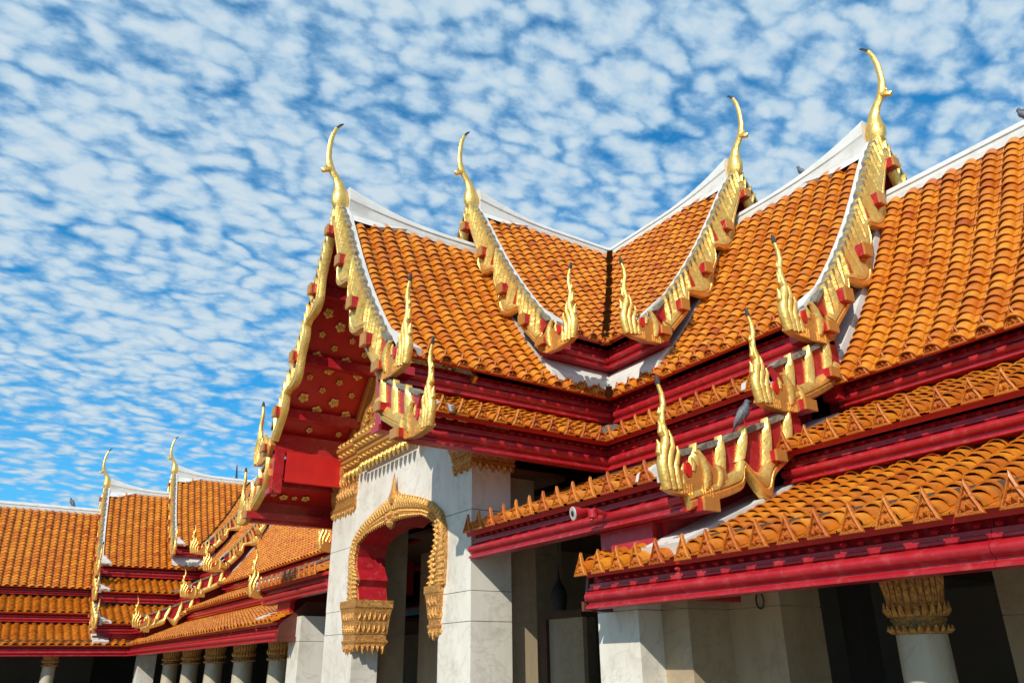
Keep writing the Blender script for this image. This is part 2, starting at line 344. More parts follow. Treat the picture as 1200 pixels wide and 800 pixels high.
def sheath(bld, frs, prof, u0, u1, mat, name='main_roof', th=.014, down=.005):
    """closed roof deck below the tiles: slopes of one arm"""
    mb = MB(); u0_ = u0
    for fr in frs:
        u0 = fr.st if (fr.st and u0_ is None) else u0_
        n = len(prof.p); ts = [prof.L[i] for i in range(n)]
        top = [prof.off(t, down) for t in ts]; bot = [prof.off(t, down+th) for t in ts]
        top[-1] = prof.off(prof.len-.022, down); bot[-1] = prof.off(prof.len-.022, down+th)
        if prof.p[0][0] == 0: bot[0] = (0, bot[0][1]); top[0] = (0, top[0][1])
        for i in range(n-1):
            a, b, c, d = top[i], top[i+1], bot[i+1], bot[i]; v = []
            for q in (a, b, c, d): v.append(fr(max(u0(q[0]), 0), *q))
            for q in (a, b, c, d): v.append(fr(u1, *q))
            fs = [(0, 1, 5, 4), (2, 3, 7, 6), (0, 4, 7, 3)][:2]
            if i == 0: fs.append((0, 4, 7, 3))
            if i == n-2: fs.append((1, 2, 6, 5))
            fs += [(4, 5, 6, 7), (0, 3, 2, 1)]
            mb.add(v, fs)
    return mb.build(name, mat, bld)
FASC = [(-.030, .092), (-.020, .090), (-.018, .074), (-.006, .070), (-.006, .060), (-.001, .058), (-.001, .053), (-.005, .050), (.003, .047), (.009, .043), (.0125, .037), (.0125, .030), (.009, .024), (.003, .020), (-.001, .018), (-.001, .013), (.004, .011), (.008, .007), (.008, .001), (.004, 0), (-.030, 0), (-.030, .092)]
def fascia(bld, parent, fr, wf, zb, u0, u1, mat=None, h=1.0, endcap=True):
    nb_ = max(1, round((u1-u0(wf))/.62)); o = None
    for q in range(nb_):                         # lengths of board butted end to end
        mb = MB(); rings = []; ua = u0(wf)+(u1-u0(wf))*q/nb_; ub_ = u0(wf)+(u1-u0(wf))*(q+1)/nb_; jt = random.gauss(0, .0006)
        for k in (0, 1):
            rings.append([fr((u0(wf+a) if q == 0 else ua+.0006) if k == 0 else (ub_ if q == nb_-1 else ub_-.0006), wf+a+jt, zb+b*h) for a, b in FASC])
        mb.loft(rings); o = mb.build('eave_fascia', mat or M_RED, parent, smooth=True)
    bd = MB(); n = int((u1-u0(wf))/(PITCH/2))      # row of small studs under the tile ends
    for i in range(n):
        u = u1-PITCH/2*(i+.5); c = fr(u, wf-.004, zb+.079*h)
        r = .0072
        ring = [fr(u+r*math.cos(a), wf-.008, zb+.079*h+r*math.sin(a)) for a in [math.pi*k/3 for k in range(6)]]
        tip = fr(u, wf+.004, zb+.077*h)
        bd.add(ring+[tip], [(k, (k+1) % 6, 6) for k in range(6)])
    s = bd.build('stud_row', mat or M_RED, parent, smooth=True, kind='stuff')
    return o
def ridge(bld, frs, z, u0, u1, rise=0.0, run=.42, h=.058, parent=None, mitre=False):
    """white plaster ridge, curving up to the gable peak when rise > 0; two halves would leave a seam, so the section is whole"""
    fr = frs[0]; mb = MB(); rings = []; n = 14
    for i in range(n+1):
        u = u0+(u1-u0)*i/n; t = max(0, (u-(u1-run))/run); r = rise*t**2.0; hh = h+r*.8; zz_ = z-.006
        sec = [(-.040, zz_-.012), (-.040, zz_+.008), (-.033, zz_+.010), (-.031, zz_+hh*.45), (-.036, zz_+hh*.5), (-.030, zz_+hh*.82), (-.016, zz_+hh), (.016, zz_+hh), (.030, zz_+hh*.82), (.036, zz_+hh*.5), (.031, zz_+hh*.45), (.033, zz_+.010), (.040, zz_+.008), (.040, zz_-.012)]
        rings.append([fr(u, w, q) for w, q in sec])
    mb.loft(rings); return mb.build('ridge_cap', M_WHITE, parent or bld, smooth=True)

def chofa(bld, fr, ub, zr):
    """slender horned bird finial standing on the gable peak; ub = board plane, zr = ridge height"""
    pts = [(-.030, -.040), (-.016, -.014), (-.006, .014), (-.002, .042), (0, .070), (.006, .100), (.022, .130), (.042, .156), (.056, .184), (.063, .220), (.064, .262), (.061, .305), (.054, .345), (.042, .380), (.020, .412)]
    rad = [.018, .032, .040, .038, .029, .021, .0165, .0155, .0165, .0130, .0115, .0108, .0095, .0080, .0050]
    mb = MB(); mb.tube([fr(ub+a, 0, zr+b) for a, b in pts], rad, 10, .8, Vector((abs(fr.n[0]), abs(fr.n[1]), 0)))
    mb.tube([fr(ub+a, 0, zr+b) for a, b in ((.044, .166), (.068, .158), (.084, .146), (.092, .154))], [.013, .014, .011, .003], 6)
    mb.tube([fr(ub+a, 0, zr+b) for a, b in ((.052, .178), (.070, .182), (.076, .174))], [.008, .006, .002], 6)
    o = mb.build('roof_finial', M_GOLD, bld, smooth=True)
    t = MB(); t.tube([fr(ub+a, 0, zr+b) for a, b in ((.040, .384), (.020, .412), (.010, .420))], [.0075, .0055, .002], 6); t.build('tip', M_BLACK, o)
    bs = MB(); bs.lathe((0, 0), [(.030, 0), (.040, .012), (.040, .020), (.028, .03)], 10)
    return o

def lobe(mb, fr, u, thick, pts, rad, n=7):
    mb.tube([fr(u, w, z) for w, z in pts], rad, n, thick, Vector((abs(fr.d[0]), abs(fr.d[1]), 0)))
def hang(bld, fr, ub, w, z, sc=1.0, parent=None):
    """naga finial at the foot of a verge: (w, z) is the outer foot; flames rise from it"""
    def q(a, b): return (w+a*sc, z+b*sc)
    mb = MB(); u = ub+.002
    fl = [([(-.008, -.015), (.000, .02), (.004, .05), (-.003, .08), (-.014, .105), (-.016, .13), (-.008, .155), (-.010, .185), (-.019, .21), (-.016, .24), (-.006, .265), (-.002, .285)], [.012, .0135, .0135, .0125, .0115, .0105, .0092, .0082, .0075, .0062, .0045, .0016]),
          ([(-.026, -.015), (-.020, .02), (-.017, .05), (-.026, .08), (-.036, .10), (-.037, .12), (-.030, .142)], [.012, .013, .0125, .011, .009, .006, .002]),
          ([(-.046, -.012), (-.040, .02), (-.040, .045), (-.050, .07), (-.058, .085), (-.056, .102)], [.012, .0125, .011, .0085, .006, .002]),
          ([(-.064, -.008), (-.060, .018), (-.064, .042), (-.072, .058)], [.010, .0095, .0065, .002]),
          ([(-.001, .062), (.011, .078), (.009, .098), (.015, .110)], [.008, .0085, .0055, .0015]),
          ([(-.013, .118), (.000, .132), (-.001, .150), (.005, .162)], [.007, .0078, .005, .0015]),
          ([(-.010, .172), (.000, .184), (-.002, .198)], [.006, .006, .0015])]
    for p, r in fl: lobe(mb, fr, u, 1.15, [q(a, b) for a, b in p], [x*sc for x in r], 10)
    o = mb.build('naga_finial', M_GOLD, parent or bld, smooth=True)
    t = MB(); lobe(t, fr, u, 1.3, [q(-.0065, .264), q(-.002, .284), q(-.001, .289)], [.0064*sc, .0040*sc, .0015], 8); t.build('tip', M_BLACK, o, smooth=True)
    mb = MB(); poly = [(.004, -.014), (-.03, -.024), (-.10, -.028), (-.16, -.022), (-.205, -.002), (-.228, .030), (-.222, .060), (-.200, .068), (-.184, .056), (-.170, .060), (-.156, .074), (-.134, .070), (-.116, .056), (-.104, .060), (-.094, .048), (-.088, .026), (-.076, .018), (-.066, .030), (-.05, .042), (-.02, .04)]
    mb.prism([q(a, b) for a, b in poly], lambda a, b: fr(ub-.012, a, b), lambda a, b: fr(ub+.010, a, b))
    pl = mb.build('scroll_plate', M_GOLDP, o)
    mb = MB()
    for p, r in (([(-.138, -.004), (-.146, .022), (-.146, .050), (-.136, .076), (-.122, .094), (-.110, .092)], [.008, .014, .0155, .0125, .008, .003]), ([(-.186, .006), (-.200, .030), (-.198, .054), (-.184, .070)], [.008, .012, .010, .003]), ([(-.098, .040), (-.104, .062), (-.096, .078)], [.007, .007, .003])):
        lobe(mb, fr, ub+.008, .9, [q(a, b) for a, b in p], [x*sc for x in r], 9)
    mb.build('curl', M_GOLD, o, smooth=True)
    mb = MB(); ring = [q(-.080+.011*math.cos(a), .042+.020*math.sin(a)) for a in [2*math.pi*k/10 for k in range(10)]]
    mb.prism(ring, lambda a, b: fr(ub-.008, a, b), lambda a, b: fr(ub+.0115, a, b)); mb.build('eye', M_SOFF, o)
    mb = MB()
    for k in range(5):
        for c0 in (-.050, -.125):
            a, b = q(c0-k*.009, -.022); mb.box((ub+.007, a-.0014, b), (ub+.0125, a+.0014, b+.026*sc), fr)
    mb.build('carved_stroke_row', M_GOLD, o, kind='stuff')
    return o
def board(bld, frs, prof, ub, fins, lo, s0=.0, notch=(.44, .74), parent=None, depth=.088):
    """gilded verge board: red backing, a wavy naga body along its lower edge and a comb of slanted fins above"""
    res = None
    for fr in frs:
        L = prof.len*lo; n = 40; mb = MB(); top = []; mid = []; bot = []
        for i in range(n+1):
            s = s0+(L-s0)*i/n; t = s/prof.len
            up = prof.off(s, -.020 if s0 == 0 else -.040); wv = 0
            for q in notch: wv += .046*math.exp(-((t-q+.065)/.06)**2)-.044*math.exp(-((t-q-.035)/.034)**2)
            d = depth*(.60+.40*min(1, t*3))+wv
            top.append(up); mid.append(prof.off(s, d*.60-.014)); bot.append(prof.off(s, d))
        for q in (mid, bot):
            if s0 == 0:
                q[0] = (0, q[0][1]-.02)
        mb.prism(top+mid[::-1], lambda a, b: fr(ub-.022, a, b), lambda a, b: fr(ub-.006, a, b))
        bb = mb.build('verge_board', M_RED, parent or bld)
        res = res or bb
        g = MB(); rings = []
        for i in range(n+1):
            m_, b_ = mid[i], bot[i]; lp = lambda f: (m_[0]+(b_[0]-m_[0])*f, m_[1]+(b_[1]-m_[1])*f)
            sec = [(lp(0), -.016), (lp(0), .002), (lp(.25), .010), (lp(.5), .012), (lp(.58), .006), (lp(.66), .012), (lp(.9), .009), (lp(1), .0), (lp(1), -.016)]
            rings.append([fr(ub+q, *p) for p, q in sec])
        g.loft(rings); g.build('naga_body', M_GOLD, bb, smooth=True)
        for k in range(fins):
            s = s0+.055+(L-s0-.075)*k/max(1, fins-1); i = min(n, int((s-s0)/(L-s0)*n)); md = mid[i]; p0 = (md[0]*.8+bot[i][0]*.2, md[1]*.8+bot[i][1]*.2)
            st = max(.004, s-.060); p2 = prof.off(st, -.030 if s0 == 0 else -.052); g0 = prof.tan(s); hw = .0150 if s0 == 0 else .0185
            fm = MB(); rings = []
            for j in range(7):
                f = j/6; c = (p0[0]+(p2[0]-p0[0])*f, p0[1]+(p2[1]-p0[1])*f); bend = .006*math.sin(math.pi*f); c = (c[0]-g0[0]*bend, c[1]-g0[1]*bend)
                ww = hw*(1, 1, 1, .98, .9, .66, .18)[j]
                rings.append([fr(ub+h_, c[0]+g0[0]*ww*x, c[1]+g0[1]*ww*x) for x, h_ in ((-1, -.010), (-1, .0), (-.35, .010), (.2, .009), (1, -.002), (1, -.010))])
            fm.loft(rings); fm.build('fin', M_GOLD, bb, smooth=True)
        ct = MB(); rings = []
        for i in range(n+1):
            s = s0+(L-s0)*i/n; ph = abs(math.sin(i*math.pi*fins/n)); up0 = 0 if s0 == 0 else -.020; a = prof.off(s, -.0185-.009*ph+up0); b = prof.off(s, -.012+up0)
            if i == 0 and s0 == 0: a, b = (0, a[1]), (0, b[1])
            rings.append([fr(ub-.026, *a), fr(ub+.002, *a), fr(ub+.002, *b), fr(ub-.026, *b)])
        ct.loft(rings); ct.build('weathered_edge', M_EDGE, bb)
    return res
def verge_white(bld, fr, prof, ua, ub_, parent, s0=0, mat=None, up=.022, s1=None):
    mb = MB(); rings = []; n = 16; s1 = s1 or prof.len
    for i in range(n+1):
        s = s0+(s1-s0)*i/n; a = prof.off(s, -up); b = prof.off(s, .01)
        rings.append([fr(ua, *b), fr(ua+.004, *a), fr(ub_, *a), fr(ub_, *b)])
    mb.loft(rings); return mb.build('verge_plaster', mat or M_WHITE, parent, smooth=True)
def block(bld, fr, u0, u1, w, z, hw=.022, hh=.020, gold=True, parent=None, fade=False):
    mb = MB(); mb.box((u0, w-hw, z-hh), (u1, w+hw, z+hh), fr); o = mb.build('purlin', M_RED, parent or bld)
    if gold:
        g = MB(); g.box((u1, w-hw*1.08, z-hh*1.08), (u1+.007, w+hw*1.08, z+hh*1.08), fr); g.build('gilt_end', M_GOLDP, o)
    return o
def foot_plaster(bld, fr, prof, u1, parent, w=.10):
    """white mortar heap where the verge plaster widens at the eave"""
    s = prof.len; mb = MB(); a = prof.off(s-.13, -.030); b = prof.off(s-.004, -.034); c = prof.off(s-.004, .0); d = prof.off(s-.13, 0)
    v = [fr(u1, *a), fr(u1, *b), fr(u1, *c), fr(u1, *d), fr(u1-.045, *prof.off(s-.12, -.02)), fr(u1-w, *prof.off(s-.02, -.022)), fr(u1-w, *prof.off(s-.004, 0)), fr(u1-.045, *d)]
    mb.add(v, [(0, 1, 5, 4), (1, 2, 6, 5), (4, 5, 6, 7), (0, 4, 7, 3), (0, 3, 2, 1)]); mb.build('mortar_heap', M_WHITE, parent)

def gable_end(bld, frs, prof, ub, roof, zr, tiers=True, fins=25, u_in=None, purl=True):
    """verge boards, finials and purlin ends of one gable"""
    b = board(bld, frs, prof, ub, fins, .97, parent=bld)
    for fr in frs:
        hang(bld, fr, ub, prof.p[-1][0]+.155, prof.p[-1][1]-.080, 1.0, bld)
        if purl:
            for f_ in (.34, .62, .86):
                w_, z_ = prof.off(prof.len*f_, .046)
                block(bld, fr, (u_in if u_in else ub-.2), ub+.028, w_, z_, .019, .021, parent=bld)
            e = prof.p[-1]; block(bld, fr, ub-.10, ub+.028, e[0]-.02, e[1]-.055, .022, .014, parent=bld)
    block(bld, frs[0], ub-.2, ub+.030, 0, zr-.115, .018, .018, parent=bld)
    chofa(bld, frs[0], ub-.01, zr+.02)
    return b
def end_tympanum(bld, frs, prof, u, zlow, mat, name='gable_wall'):
    mb = MB()
    for fr in frs:
        pts = [p for p in (prof.off(t, .024) for t in prof.L) if p[0] < .52]; pts[0] = (0, pts[0][1]-.02)
        poly = pts+[(pts[-1][0], zlow), (0, zlow)]
        mb.prism(poly, lambda a, b: fr(u-.02, a, b), lambda a, b: fr(u, a, b))
    return mb.build(name, mat, bld)
def valley(bld, parent, fr, prof, d=(-1, -1), mat=None, hw=.010):
    """gutter lining the inner corner, stepped like the cut tile ends beside it"""
    mb = MB(); n = max(2, int(prof.len/(EXPO*.5)))
    for i in range(n):
        s0 = prof.len*i/n; s1 = prof.len*(i+1)/n; a = prof.off(s0, -.024); b = prof.off(s1, -.034); c = prof.off(s1, .0)
        k = hw
        v = [fr(a[0]+k, a[0]-k, a[1]), fr(a[0]-k, a[0]+k, a[1]), fr(b[0]-k, b[0]+k, b[1]), fr(b[0]+k, b[0]-k, b[1]), fr(c[0]-k, c[0]+k, c[1]), fr(c[0]+k, c[0]-k, c[1])]
        mb.add(v, [(0, 1, 2, 3), (3, 2, 4, 5)])
    mb.build('valley_gutter', mat or M_BROWN, parent)

def recess(bld, fr, w, z0, z1, u0, u1, parent, mat=None, name='recess_board'):
    mb = MB(); a = max(u0(w), 0); mb.add([fr(u0(w), w, z0), fr(u1, w, z0), fr(u1, w, z1), fr(u0(w), w, z1), fr(u0(w-.02), w-.02, z0), fr(u1, w-.02, z0), fr(u1, w-.02, z1), fr(u0(w-.02), w-.02, z1)],
           [(0, 1, 2, 3), (7, 6, 5, 4), (0, 4, 5, 1), (3, 2, 6, 7), (1, 5, 6, 2), (0, 3, 7, 4)]); return mb.build(name, mat or M_RED, parent)

UB2, UT2 = 1.535, 1.490      # lower gable: board plane, tile end
UB1, UT1 = .885, .842        # upper gable
def tier_end(bld, fr, prof, parent, w0, w1, zt, nf, wf, zb, sc=1.0):
    """end of a skirt roof: short verge with fins, finial, end board and purlin blocks"""
    s1 = prof.len
    verge_white(bld, fr, prof, UT2-.004, UB2-.024, parent); foot_plaster(bld, fr, prof, UB2-.024, parent)
    board(bld, [fr], prof, UB2, nf, .96, s0=.03, notch=(.5,) if nf > 3 else (), parent=parent, depth=.085)
    e = prof.p[-1]; hang(bld, fr, UB2, e[0]+(.09 if e[0] < 1 else .025), e[1]-(.065 if e[0] < 1 else .022), .87, parent)
    block(bld, fr, UB2-.36, UB2+.026, e[0]-.085, e[1]-.062, .022, .014, parent=parent)
    m_ = prof.off(s1*.42, .115); m_ = prof.off(s1*.30, .045); block(bld, fr, UB2-.36, UB2+.024, m_[0], m_[1], .018, .013, parent=parent)
def end_board(bld, fr, w, z0, z1, parent):
    mb = MB(); mb.box((UB2-.05, w-.024, z0), (UB2-.008, w+.024, z1), fr); mb.box((UB2-.008, w-.030, z0-.004), (UB2+.002, w+.030, z0+.016), fr); mb.build('end_board', M_RED, parent)

def pavilion(bld, c, arms, far=False):
    """crossing roof: arms = list of (dir, [(n, mitre?, tiled?, third_tier_start or None)])"""
    for d, sides in arms:
        frs = [Frame(c, d, s[0], (lambda w: w) if s[1] else (lambda w: 0)) for s in sides]
        # upper roof
        up = sheath(bld, frs, P_TOP, None, UT1, M_SOFF, 'upper_roof'); mn = sheath(bld, frs, P_MAIN, None, UB2-.028, M_SOFF, 'main_roof')
        t2s = [sheath(bld, [f_], P_T2, None, UB2-.028, M_SOFF, 'skirt_roof') for f_ in frs]
        for (n, mitre, tiled, t3s), fr in zip(sides, frs):
            zero = fr.st; t2 = t2s[frs.index(fr)]
            if tiled:
                lay(bld, up, fr, P_TOP, zero, UT1, .048, skip=lambda u, w: w < .095-max(0, UT1-.05-u)*.30); lay(bld, mn, fr, P_MAIN, zero, UT2, .048, skip=lambda u, w: w < .095-max(0, UT2-.05-u)*.30 or (u < UB1-.034 and w < .55)); lay(bld, t2, fr, P_T2, zero, UT2)
            fascia(bld, up, fr, .56, 1.088, zero, UB1-.008); fascia(bld, mn, fr, .56, .858, zero, UB2-.008); fascia(bld, t2, fr, .79, .601, zero, UB2-.008)
            recess(bld, fr, .52, .96, 1.10, zero, UT1-.01, up)
            mb = MB(); pf = [(.515, 1.092), (.535, 1.072), (.585, 1.020), (.590, .985), (.57, .97)]       # white flashing round the foot of the upper roof
            mb.loft([[fr(zero(w_), w_, z_) for w_, z_ in pf], [fr(.86, w_, z_) for w_, z_ in pf]]); mb.build('flashing', M_WHITE, up)
            verge_white(bld, fr, P_MAIN, UT1-.04, UB1-.022, mn, s0=.12, s1=P_MAIN.len-.12, up=.028, mat=M_GREY)
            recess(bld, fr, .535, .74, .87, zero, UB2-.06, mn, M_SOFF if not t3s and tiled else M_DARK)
            verge_white(bld, fr, P_TOP, UT1-.004, UB1-.024, up); verge_white(bld, fr, P_MAIN, UT2-.004, UB2-.024, mn)
            foot_plaster(bld, fr, P_TOP, UB1-.024, up); foot_plaster(bld, fr, P_MAIN, UB2-.024, mn)
            tier_end(bld, fr, P_T2, t2, .6, .84, .69, 3, .79, .601)
            end_board(bld, fr, .545, .69, .875, mn)
            # plaster panels under the ridge sweep
            for pr, u1 in ((P_TOP, UB1-.026), (P_MAIN, UB2-.026)):
                mb = MB(); a, b = pr.off(.0, -.02), pr.off(.13, -.021)
                a = (0, a[1]); mb.add([fr(u1, *a), fr(u1, *b), fr(u1-.11, *b), fr(u1-.30, *pr.off(.035, -.02)), fr(u1-.30, *a), fr(u1-.11, *pr.off(.13, 0)), fr(u1-.30, *pr.off(.04, 0))], [(0, 1, 2, 3, 4), (2, 5, 6, 3)]); mb.build('plaster_panel', M_WHITE, up if pr is P_TOP else mn)
            if mitre:
                valley(bld, up, fr, P_TOP); valley(bld, mn, fr, P_MAIN, hw=.008); valley(bld, t2, fr, P_T2, mat=M_GREY, hw=.016)
            if t3s is not None:
                st = (lambda w: w) if t3s == 'mitre' else (lambda w, q=t3s: q)
                t3 = sheath(bld, [fr], P_T3, st, UB2-.028, M_SOFF, 'eave_roof')
                if tiled: lay(bld, t3, fr, P_T3, st, UT2)
                fascia(bld, t3, fr, 1.214, .312, st, UB2-.008, h=.85); tier_end(bld, fr, P_T3, t3, .82, 1.26, .385, 5, 1.214, .312)
                end_board(bld, fr, .775, .43, .60, t2)
        gable_end(bld, frs, P_TOP, UB1, up, 2.03); gable_end(bld, frs, P_MAIN, UB2, mn, 1.80, u_in=1.18)
        ridge(bld, frs, 2.03-.02, 0, UB1-.045, rise=.10, run=.44, parent=up); ridge(bld, frs, 1.80-.02, UB1-.3, UB2-.045, rise=.105, run=.48, parent=mn)
        end_tympanum(bld, frs, P_TOP, UB1-.16, 1.0, M_SOFF, 'upper_gable_wall')

def low_gallery(bld, c, d, sides, u0, u1):
    frs = [Frame(c, d, s[0]) for s in sides]; st = lambda w: u0
    m1 = sheath(bld, frs, P_LOW, st, u1, M_SOFF, 'main_roof'); m2s = [sheath(bld, [f_], P_L2, st, u1, M_SOFF, 'skirt_roof') for f_ in frs]; m3s = [sheath(bld, [f_], P_L3, st, u1, M_SOFF, 'eave_roof') for f_ in frs]
    for (n, tiled), fr, m2, m3 in zip(sides, frs, m2s, m3s):
        if tiled:
            for pr, ms in ((P_LOW, m1), (P_L2, m2), (P_L3, m3)):
                lay(bld, ms, fr, pr, st, u1, .048 if pr is P_LOW else None, antef=bld is near)
        fascia(bld, m1, fr, .53, .670, st, u1, h=.7); fascia(bld, m2, fr, .83, .416, st, u1, h=.75); fascia(bld, m3, fr, 1.228, .127, st, u1, h=.84)
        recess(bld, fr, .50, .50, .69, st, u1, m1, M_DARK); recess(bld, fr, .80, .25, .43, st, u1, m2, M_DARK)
    ridge(bld, frs, 1.53, u0, u1, parent=m1)
    return m1, m2s[0], m3s[0]

# ------------------------------------------------------------------ ground
g = MB(); g.box((-600, -600, -.70), (600, 600, -.667)); o = g.build('ground', M_EARTH); o['kind'] = 'structure'
g = MB(); g.box((-12, -8, -.667), (1.20, 9.2, -.664)); o = g.build('court_pavement', M_COURT); o['kind'] = 'structure'
GFLOOR, CEILZ = -.45, .24

def slab_box(bld, name, a, b, mat, joints=(), parent=None, gap=.0012):
    """marble pier built of separate courses with fine recessed joints"""
    z = [a[2]]+[j for j in joints if a[2] < j < b[2]]+[b[2]]; core = MB(); core.box((a[0]+.003, a[1]+.003, a[2]), (b[0]-.003, b[1]-.003, b[2])); p = core.build(name, M_GREY, parent or bld)
    for z0, z1 in zip(z, z[1:]):
        m_ = MB(); m_.box((a[0], a[1], z0+gap), (b[0], b[1], z1-gap)); m_.build('marble_slab', mat, p)
    return p
JN = (-.20, .13, .46)
def capital_box(bld, a, b, z0, z1, parent=None, teeth=.035, n=(5, 3), taper=.018):
    """gilt mosaic capital round a square pier: flared bands and a fringe of hanging lotus leaves"""
    mb = MB(); H = z1-z0
    secs = [(0, taper*.2), (.06, taper*.5), (.10, taper*.5), (.12, taper*.15), (.22, taper*.15), (.25, taper*.4), (.55, taper*.7), (.80, taper*1.1), (.84, taper*1.35), (1.0, taper*1.35)]
    mb.loft([[(a[0]-e, a[1]-e, z0+H*t), (b[0]+e, a[1]-e, z0+H*t), (b[0]+e, b[1]+e, z0+H*t), (a[0]-e, b[1]+e, z0+H*t)] for t, e in secs])
    o = mb.build('gilt_capital', M_MOS, parent or bld); lf = MB(); up = MB()
    def leaf(p, d, nrm, w, h, z, s):
        q = [(-w, 0), (w, 0), (w*.8, .45), (0, 1), (-w*.8, .45)]
        v0 = [(p[0]+d[0]*x+nrm[0]*.004, p[1]+d[1]*x+nrm[1]*.004, z+s*h*y) for x, y in q]; c = (p[0]+nrm[0]*.011, p[1]+nrm[1]*.011, z+s*h*.35); e0 = [(p[0]+d[0]*x-nrm[0]*.004, p[1]+d[1]*x-nrm[1]*.004, z+s*h*y) for x, y in q]
        (lf if s < 0 else up).add(v0+[c]+e0, [(k, (k+1) % 5, 5) for k in range(5)]+[(k, (k+1) % 5, 6+(k+1) % 5, 6+k) for k in range(5)])
    for (p0, p1, d, nr, k) in (((a[0], a[1]), (a[0], b[1]), (0, 1), (-1, 0), n[1]), ((b[0], a[1]), (b[0], b[1]), (0, 1), (1, 0), n[1]), ((a[0], a[1]), (b[0], a[1]), (1, 0), (0, -1), n[0]), ((a[0], b[1]), (b[0], b[1]), (1, 0), (0, 1), n[0])):
        for i in range(k):
            t = (i+.5)/k; p = (p0[0]+(p1[0]-p0[0])*t, p0[1]+(p1[1]-p0[1])*t); ln = math.hypot(p1[0]-p0[0], p1[1]-p0[1])/k*.5
            leaf(p, d, nr, ln*.92, teeth*(1 if i % 2 else .75), z0+.002, -1); leaf(p, d, (nr[0]*(1+.3), nr[1]*1.3), ln*.8, H*.28, z0+H*.26, 1)
            leaf((p[0]+nr[0]*taper*.5, p[1]+nr[1]*taper*.5), d, nr, ln*.8, H*.27, z0+H*.54, 1)
    lf.build('leaf_fringe', M_MOS, o, kind='stuff'); up.build('leaf_band', M_MOS, o, kind='stuff')
    return o
def column(bld, x, y, z0=GFLOOR, z1=CEILZ, r=.053):
    mb = MB(); mb.lathe((x, y), [(r*1.25, z0), (r*1.25, z0+.03), (r*1.05, z0+.05), (r*1.03, z0+.06), (r*.98, -.0), (r*.96, .052)], 28); o = mb.build('column', M_CREAM2, bld, smooth=True)
    c = MB(); c.lathe((x, y), [(r*.9, .046), (r*1.05, .048), (r*1.07, .056), (r*.99, .060), (r*.99, .068), (r*1.08, .072), (r*1.03, .082), (r*1.04, .10), (r*1.08, .14), (r*1.15, .175), (r*1.22, .20), (r*1.22, z1)], 28)
    cp = c.build('gilt_capital', M_MOS3, o, smooth=True); lf = MB()
    for k in range(24):
        a = 2*math.pi*k/24; t = (-math.sin(a), math.cos(a)); nn = (math.cos(a), math.sin(a))
        for (zz0, h, rr, sg) in ((.048, .016, r*1.09, 1), (.078, .028, r*1.12, 1), (.096, .110, r*1.05, 1)):
            w = rr*.13; rr2 = rr-.004+.006*(h > .05)
            v = [(x+nn[0]*rr+t[0]*-w, y+nn[1]*rr+t[1]*-w, zz0), (x+nn[0]*rr+t[0]*w, y+nn[1]*rr+t[1]*w, zz0), (x+nn[0]*(rr+.004)+t[0]*w*.7, y+nn[1]*(rr+.004)+t[1]*w*.7, zz0+h*.55), (x+nn[0]*(rr2+.009), y+nn[1]*(rr2+.009), zz0+h), (x+nn[0]*(rr+.004)-t[0]*w*.7, y+nn[1]*(rr+.004)-t[1]*w*.7, zz0+h*.55), (x+nn[0]*(rr+.008), y+nn[1]*(rr+.008), zz0+h*.4)]
            lf.add(v, [(0, 1, 5), (1, 2, 5), (2, 3, 5), (3, 4, 5), (4, 0, 5)])
    lf.build('leaf_band', M_MOS, cp, kind='stuff')
    return o
def plinth(bld, a, b):
    mb = MB(); mb.box((a[0], a[1], -.667), (b[0], b[1], GFLOOR)); return mb.build('floor', M_FLOOR, bld)
def ceiling(bld, a, b, z=CEILZ):
    mb = MB(); mb.box((a[0], a[1], z), (b[0], b[1], z+.02)); return mb.build('ceiling', M_CEIL, bld)
def wall(bld, a, b, mat=None, name='wall'):
    mb = MB(); mb.box(a, b); return mb.build(name, mat or M_WALL, bld)

NC = (2.49, 2.75); FC = (2.49, 9.25)
